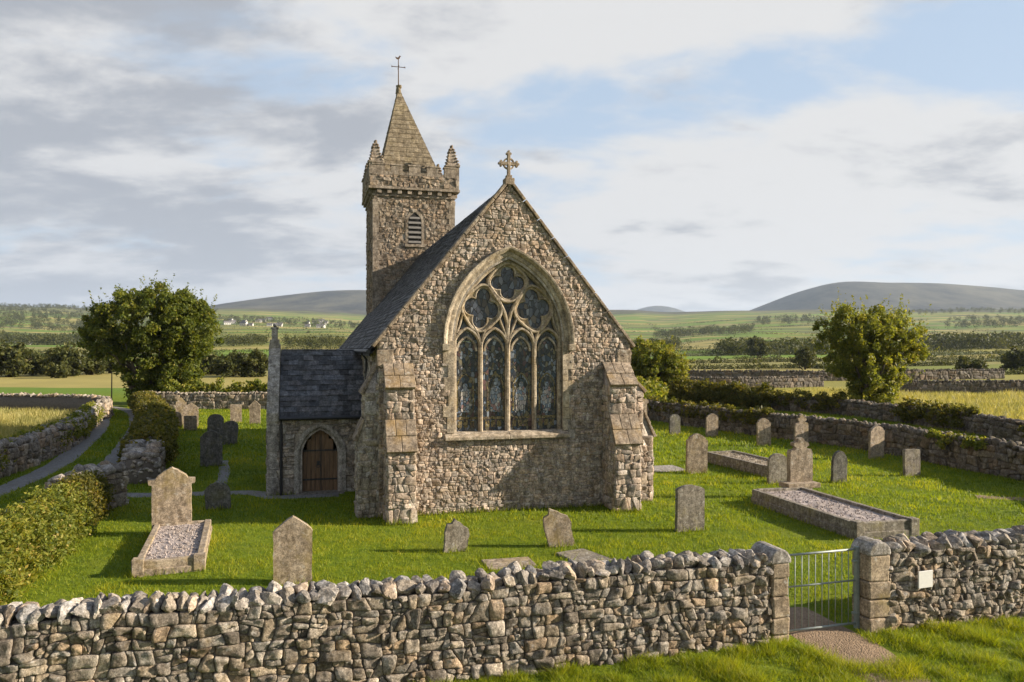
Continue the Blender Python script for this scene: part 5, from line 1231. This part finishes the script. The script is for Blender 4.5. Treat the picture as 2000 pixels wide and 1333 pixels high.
hedge('hedge', [(-12.0, 20.2), (-12.5, 22), (-12.95, 23.4)], 1.3, 1.25, 380, 55, .055, M['leaf_hedge'], 'shaded dark hedge between the golden hedge and the stone stub', 22, 0, (.14, .3))  # darker leaf colours carry the shade on this stretch of hedge
hedge('ivy', [(-14.6, 30.5), (-15.6, 33), (-19.5, 42), (-23.3, 50), (-29.5, 61.5)], 1.9, 1.55, 1300, 36, .10, M['leaf_hedge'], 'ivy and bramble growing over the wall between lane and churchyard', 23, .3, (.18, .36), 'ivy')
hedge('ivy', [(-19.7, 28.5), (-20.6, 31), (-22.6, 39), (-25.6, 46), (-28.0, 51.5)], 1.0, 1.35, 900, 40, .075, M['leaf_sunlit_gold'], 'golden grasses and ivy on the top of the left lane wall', 24, .35, (.14, .3), 'ivy')
hedge('hedge', [(-30, 65.5), (-22, 66), (-14, 65.5)], 1.4, 2.0, 420, 30, .16, M['leaf_sunlit_gold'], 'yellowish hedge behind the back churchyard wall left of the porch', 25, 0, (.25, .45))
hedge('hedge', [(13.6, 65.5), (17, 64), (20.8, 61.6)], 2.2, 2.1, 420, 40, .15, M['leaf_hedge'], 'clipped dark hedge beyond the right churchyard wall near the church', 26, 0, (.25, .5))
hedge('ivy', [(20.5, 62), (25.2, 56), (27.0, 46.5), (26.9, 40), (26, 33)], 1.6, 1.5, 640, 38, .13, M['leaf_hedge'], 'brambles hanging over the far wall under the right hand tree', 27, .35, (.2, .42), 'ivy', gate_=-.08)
hedge('ivy', [(9.5, 54), (12.6, 46.9), (14.6, 43)], .8, 1.55, 230, 34, .11, M['leaf_hedge'], 'ivy on the far end of the right churchyard wall', 28, .75, (.16, .34), 'ivy')
hedge('ivy', [(18.3, 33.5), (19.0, 30.5)], .6, 1.42, 60, 34, .08, M['leaf_sunlit_gold'], 'patch of yellow moss and fern on the right churchyard wall', 29, 1.15, (.12, .22), 'ivy')
hedge('hedge', [(8.6, 66), (11, 70), (14, 76)], 3.5, 1.8, 260, 34, .2, M['leaf_sunlit_gold'], 'low scrub below the rounded tree right of the church', 30, 0, (.3, .55))

# ------------------------------------------------------------------ countryside beyond
def blob_leaves(C, Rx, per, rg, leaf):
    P, tone = clumps(C, Rx, per, rg, .95); return leaf_quads(P, np.repeat(leaf, per) * rg.uniform(.7, 1.3, len(P)), rg, .4, 1.2), np.clip(.4 + .5 * (tone - .5) + rg.normal(0, .15, len(P)), 0, 1)
def mid_tree(px, Y, w, h, label, seed, group=None, mat=None):
    x = (px - 1000) * Y / F; a = w / 2
    return make_tree('tree', [(0, 0, h * .62, a * .8, a * .8, h * .36), (a * .45, 0, h * .45, a * .55, a * .6, h * .35), (-a * .45, 0, h * .42, a * .55, a * .6, h * .35), (0, 0, h * .2, a * .6, a * .6, h * .2)],
                     70, 45, w * .055, mat or M['leaf_far'], .25, label, (x, Y, gz(x, Y)), seed, 3, (w * .07, w * .14), group)
mid = [(20, 128, 8, 6.0), (62, 135, 6, 4.6), (95, 140, 6, 4.6), (135, 132, 7.5, 5.4), (180, 138, 6, 4.6), (215, 145, 7, 4.4), (112, 124, 4, 2.8), (405, 140, 7, 4.0), (440, 128, 5, 3.6), (470, 134, 6, 4.2), (498, 130, 6, 4.6)]
for i, (px, Y, w, h) in enumerate(mid):
    left = px < 300
    mid_tree(px, Y, w, h, 'dark green tree in the row across the field left of the big tree' if left else 'dark green bush in the clump between the big tree and the porch', 400 + i, 'trees in the left field row' if left else 'bushes between tree and porch')
mid_tree(1571, 170, 5.2, 5.0, 'single rounded dark tree standing in the fields left of the right hand tree', 431)
mid_tree(1897, 140, 5.6, 3.4, 'dark round bush in the dry field right of the right hand tree', 432)
mid_tree(1990, 150, 7, 5.0, 'dark bush cut by the right edge above the distant wall', 433)
mid_tree(1480, 290, 9, 8, 'dark tree standing forward of the far wood', 434)

def far_rows():
    rg = np.random.RandomState(11); C = []; Rr = []; Lf = []
    ca, sa = math.cos(R(12)), math.sin(R(12))
    def add(p, row_q, kind, dq=0.0):
        q = row_q - 22 * math.sin(p / 90) - 7 * math.sin(p / 37) + dq; x, y = p * ca - q * sa, p * sa + q * ca; r_ = math.hypot(x, y); ri = round(row_q / FROW); cj = dq > 0 or kind >= ri * .37 + .5
        if r_ > 430 and ri % 2: return
        if r_ > 950 and ri % 4: return
        if r_ > 650 and dq > 0 and (ri // 2) % 2: return
        if y < 112 or r_ > 1900 or abs(x) > y * .72 + 5: return
        if y < 175 and -.60 < x / y < -.28: return
        if mnoise.noise(Vector((x * .012, y * .012, kind))) < -.22: return
        k = rg.uniform(.75, 1.25) * (.62 + r_ / 760)
        if rg.uniform() < .045: k *= 2.2
        k = min(k, 4.2); n_ = 4 if r_ < 260 else (2 if r_ < 520 else 1)
        for _ in range(n_):
            C.append((x + rg.normal(0, .35), y + rg.normal(0, .3), gz(x, y) + k * rg.uniform(.3, .75))); Rr.append(k * (.85 if n_ > 1 else 1)); Lf.append(k * (.30 if n_ > 1 else .34))
    for row in range(2, 44):
        qb = row * FROW; st = max(.8, qb * .0042); half = qb * .85 + 60; p = -half
        while p < half: add(p + rg.uniform(-.3, .3) * st, qb, row * .37); p += st
        off_ = ((row + 400) * 37 % 100) * FCOL / 100
        for j in range(int(-half / FCOL) - 2, int(half / FCOL) + 2):
            pc_ = j * FCOL - off_; d = 0
            while d < FROW: add(pc_, qb, row * .37 + j, d); d += st * 1.1
    Q, t = blob_leaves(np.array(C), np.array(Rr), 20, rg, np.array(Lf)); tag(poly_mesh('far_hedgerows', Q, 4, t, M['leaf_far']), 'hedgerows dividing the far fields', 'hedgerow', None, 'stuff')
    C = []; Rr = []; Lf = []
    woods = [(0, 330, 1150, 1500, 11, 200), (200, 430, 2100, 2700, 13, 160), (0, 260, 2300, 2900, 13, 200), (1400, 1620, 330, 430, 8, 130), (1790, 2040, 430, 560, 10, 220), (1280, 1470, 1050, 1300, 11, 160), (1240, 1330, 560, 640, 9, 60), (1640, 1800, 900, 1100, 10, 110), (420, 520, 480, 620, 7, 60), (560, 670, 420, 520, 7, 60), (0, 170, 600, 800, 10, 150), (0, 420, 1500, 2100, 12, 420), (250, 420, 800, 1000, 10, 80), (1480, 1640, 1500, 1900, 11, 120), (1850, 2040, 1300, 1700, 11, 160), (1000, 1240, 700, 900, 9, 60), (420, 700, 1400, 1800, 10, 200), (1700, 2040, 2100, 2600, 12, 160)]
    for (p0, p1, y0, y1, h, n) in woods:
        for _ in range(n):
            y = rg.uniform(y0, y1); px = rg.uniform(p0, p1); x = (px - 1000) * y / F; r = h * rg.uniform(.28, .5)
            for q in range(2): C.append((x + rg.normal(0, r * .3), y, gz(x, y) + r * (.7 + q * .7))); Rr.append(r * (1 - .25 * q)); Lf.append(r * .26)
    Q, t = blob_leaves(np.array(C), np.array(Rr), 44, rg, np.array(Lf)); tag(poly_mesh('far_woodland', Q, 4, t, M['leaf_far']), 'far woods across the valley', 'woodland', None, 'stuff')
far_rows()
def house(px, Y, rz, w, label, group, seed):
    x = (px - 1000) * Y / F; root = empty('house', (x, Y, gz(x, Y)), rz); d, h = w * .5, w * .32; rh = w * .24
    a = MB(); a.box(-w / 2, -d / 2, -2, w / 2, d / 2, h); a.prism([(-d / 2, h), (d / 2, h), (0, h + rh)], lambda p, q, e: (e, p, q), -w / 2, w / 2); a.build('wall', M['white_wall'], root)
    b = MB()
    for s in (-1, 1): b.add([(-w / 2 - .2, s * (d / 2 + .3), h - .3), (w / 2 + .2, s * (d / 2 + .3), h - .3), (w / 2 + .2, 0, h + rh + .15), (-w / 2 - .2, 0, h + rh + .15)], [(0, 1, 2, 3)])
    b.box(w / 2 - 1.2, -.4, h + rh - .6, w / 2 - .4, .4, h + rh + 1.2); b.build('roof', M['far_roof'], root)
    for k in range(3): c = MB(); c.box(-w * .32 + k * w * .28, -d / 2 - .05, 1.0, -w * .32 + k * w * .28 + 1.1, -d / 2 + .02, 2.4); c.build('window', M['window_dark'], root)
    tag(root, label, 'house', group)
rgv = random.Random(4)
for i in range(22):
    house(rgv.uniform(440, 650), rgv.uniform(1250, 1750), rgv.uniform(-.6, .6), rgv.uniform(8, 13), 'tiny pale house in the far village left of the tower', 'houses of the far village', i)
for i, (px, Y) in enumerate(((22, 520), (52, 500), (85, 560))): house(px, Y + 180, rgv.uniform(-.5, .5), 8.5, 'small pale house among trees at the far left edge', 'houses at the far left', 50 + i)
house(1262, 700, .3, 12, 'small white farmhouse among trees just right of the gable', None, 60)

# ------------------------------------------------------------------ air
def haze():
    x0, x1, y0, y1, z0, z1 = -16000, 16000, -14500, 14500, -60, 640
    mb = MB(); mb.box(x0, y0, z0, x1, y1, z1)
    m = bpy.data.materials.new('haze_air'); m.use_nodes = True; nt = m.node_tree; nt.nodes.clear(); g = NT(nt)
    v = g.n('ShaderNodeVolumePrincipled', {'Color': (.66, .80, 1.0, 1), 'Density': HAZE, 'Anisotropy': .1}); g.nt.links.new(v.outputs[0], g.n('ShaderNodeOutputMaterial').inputs[1])
    try: m.cycles.homogeneous_volume = True
    except Exception: pass
    o = mb.build('haze', m); tag(o, kind='stuff')
HAZE = 0.000058
haze()
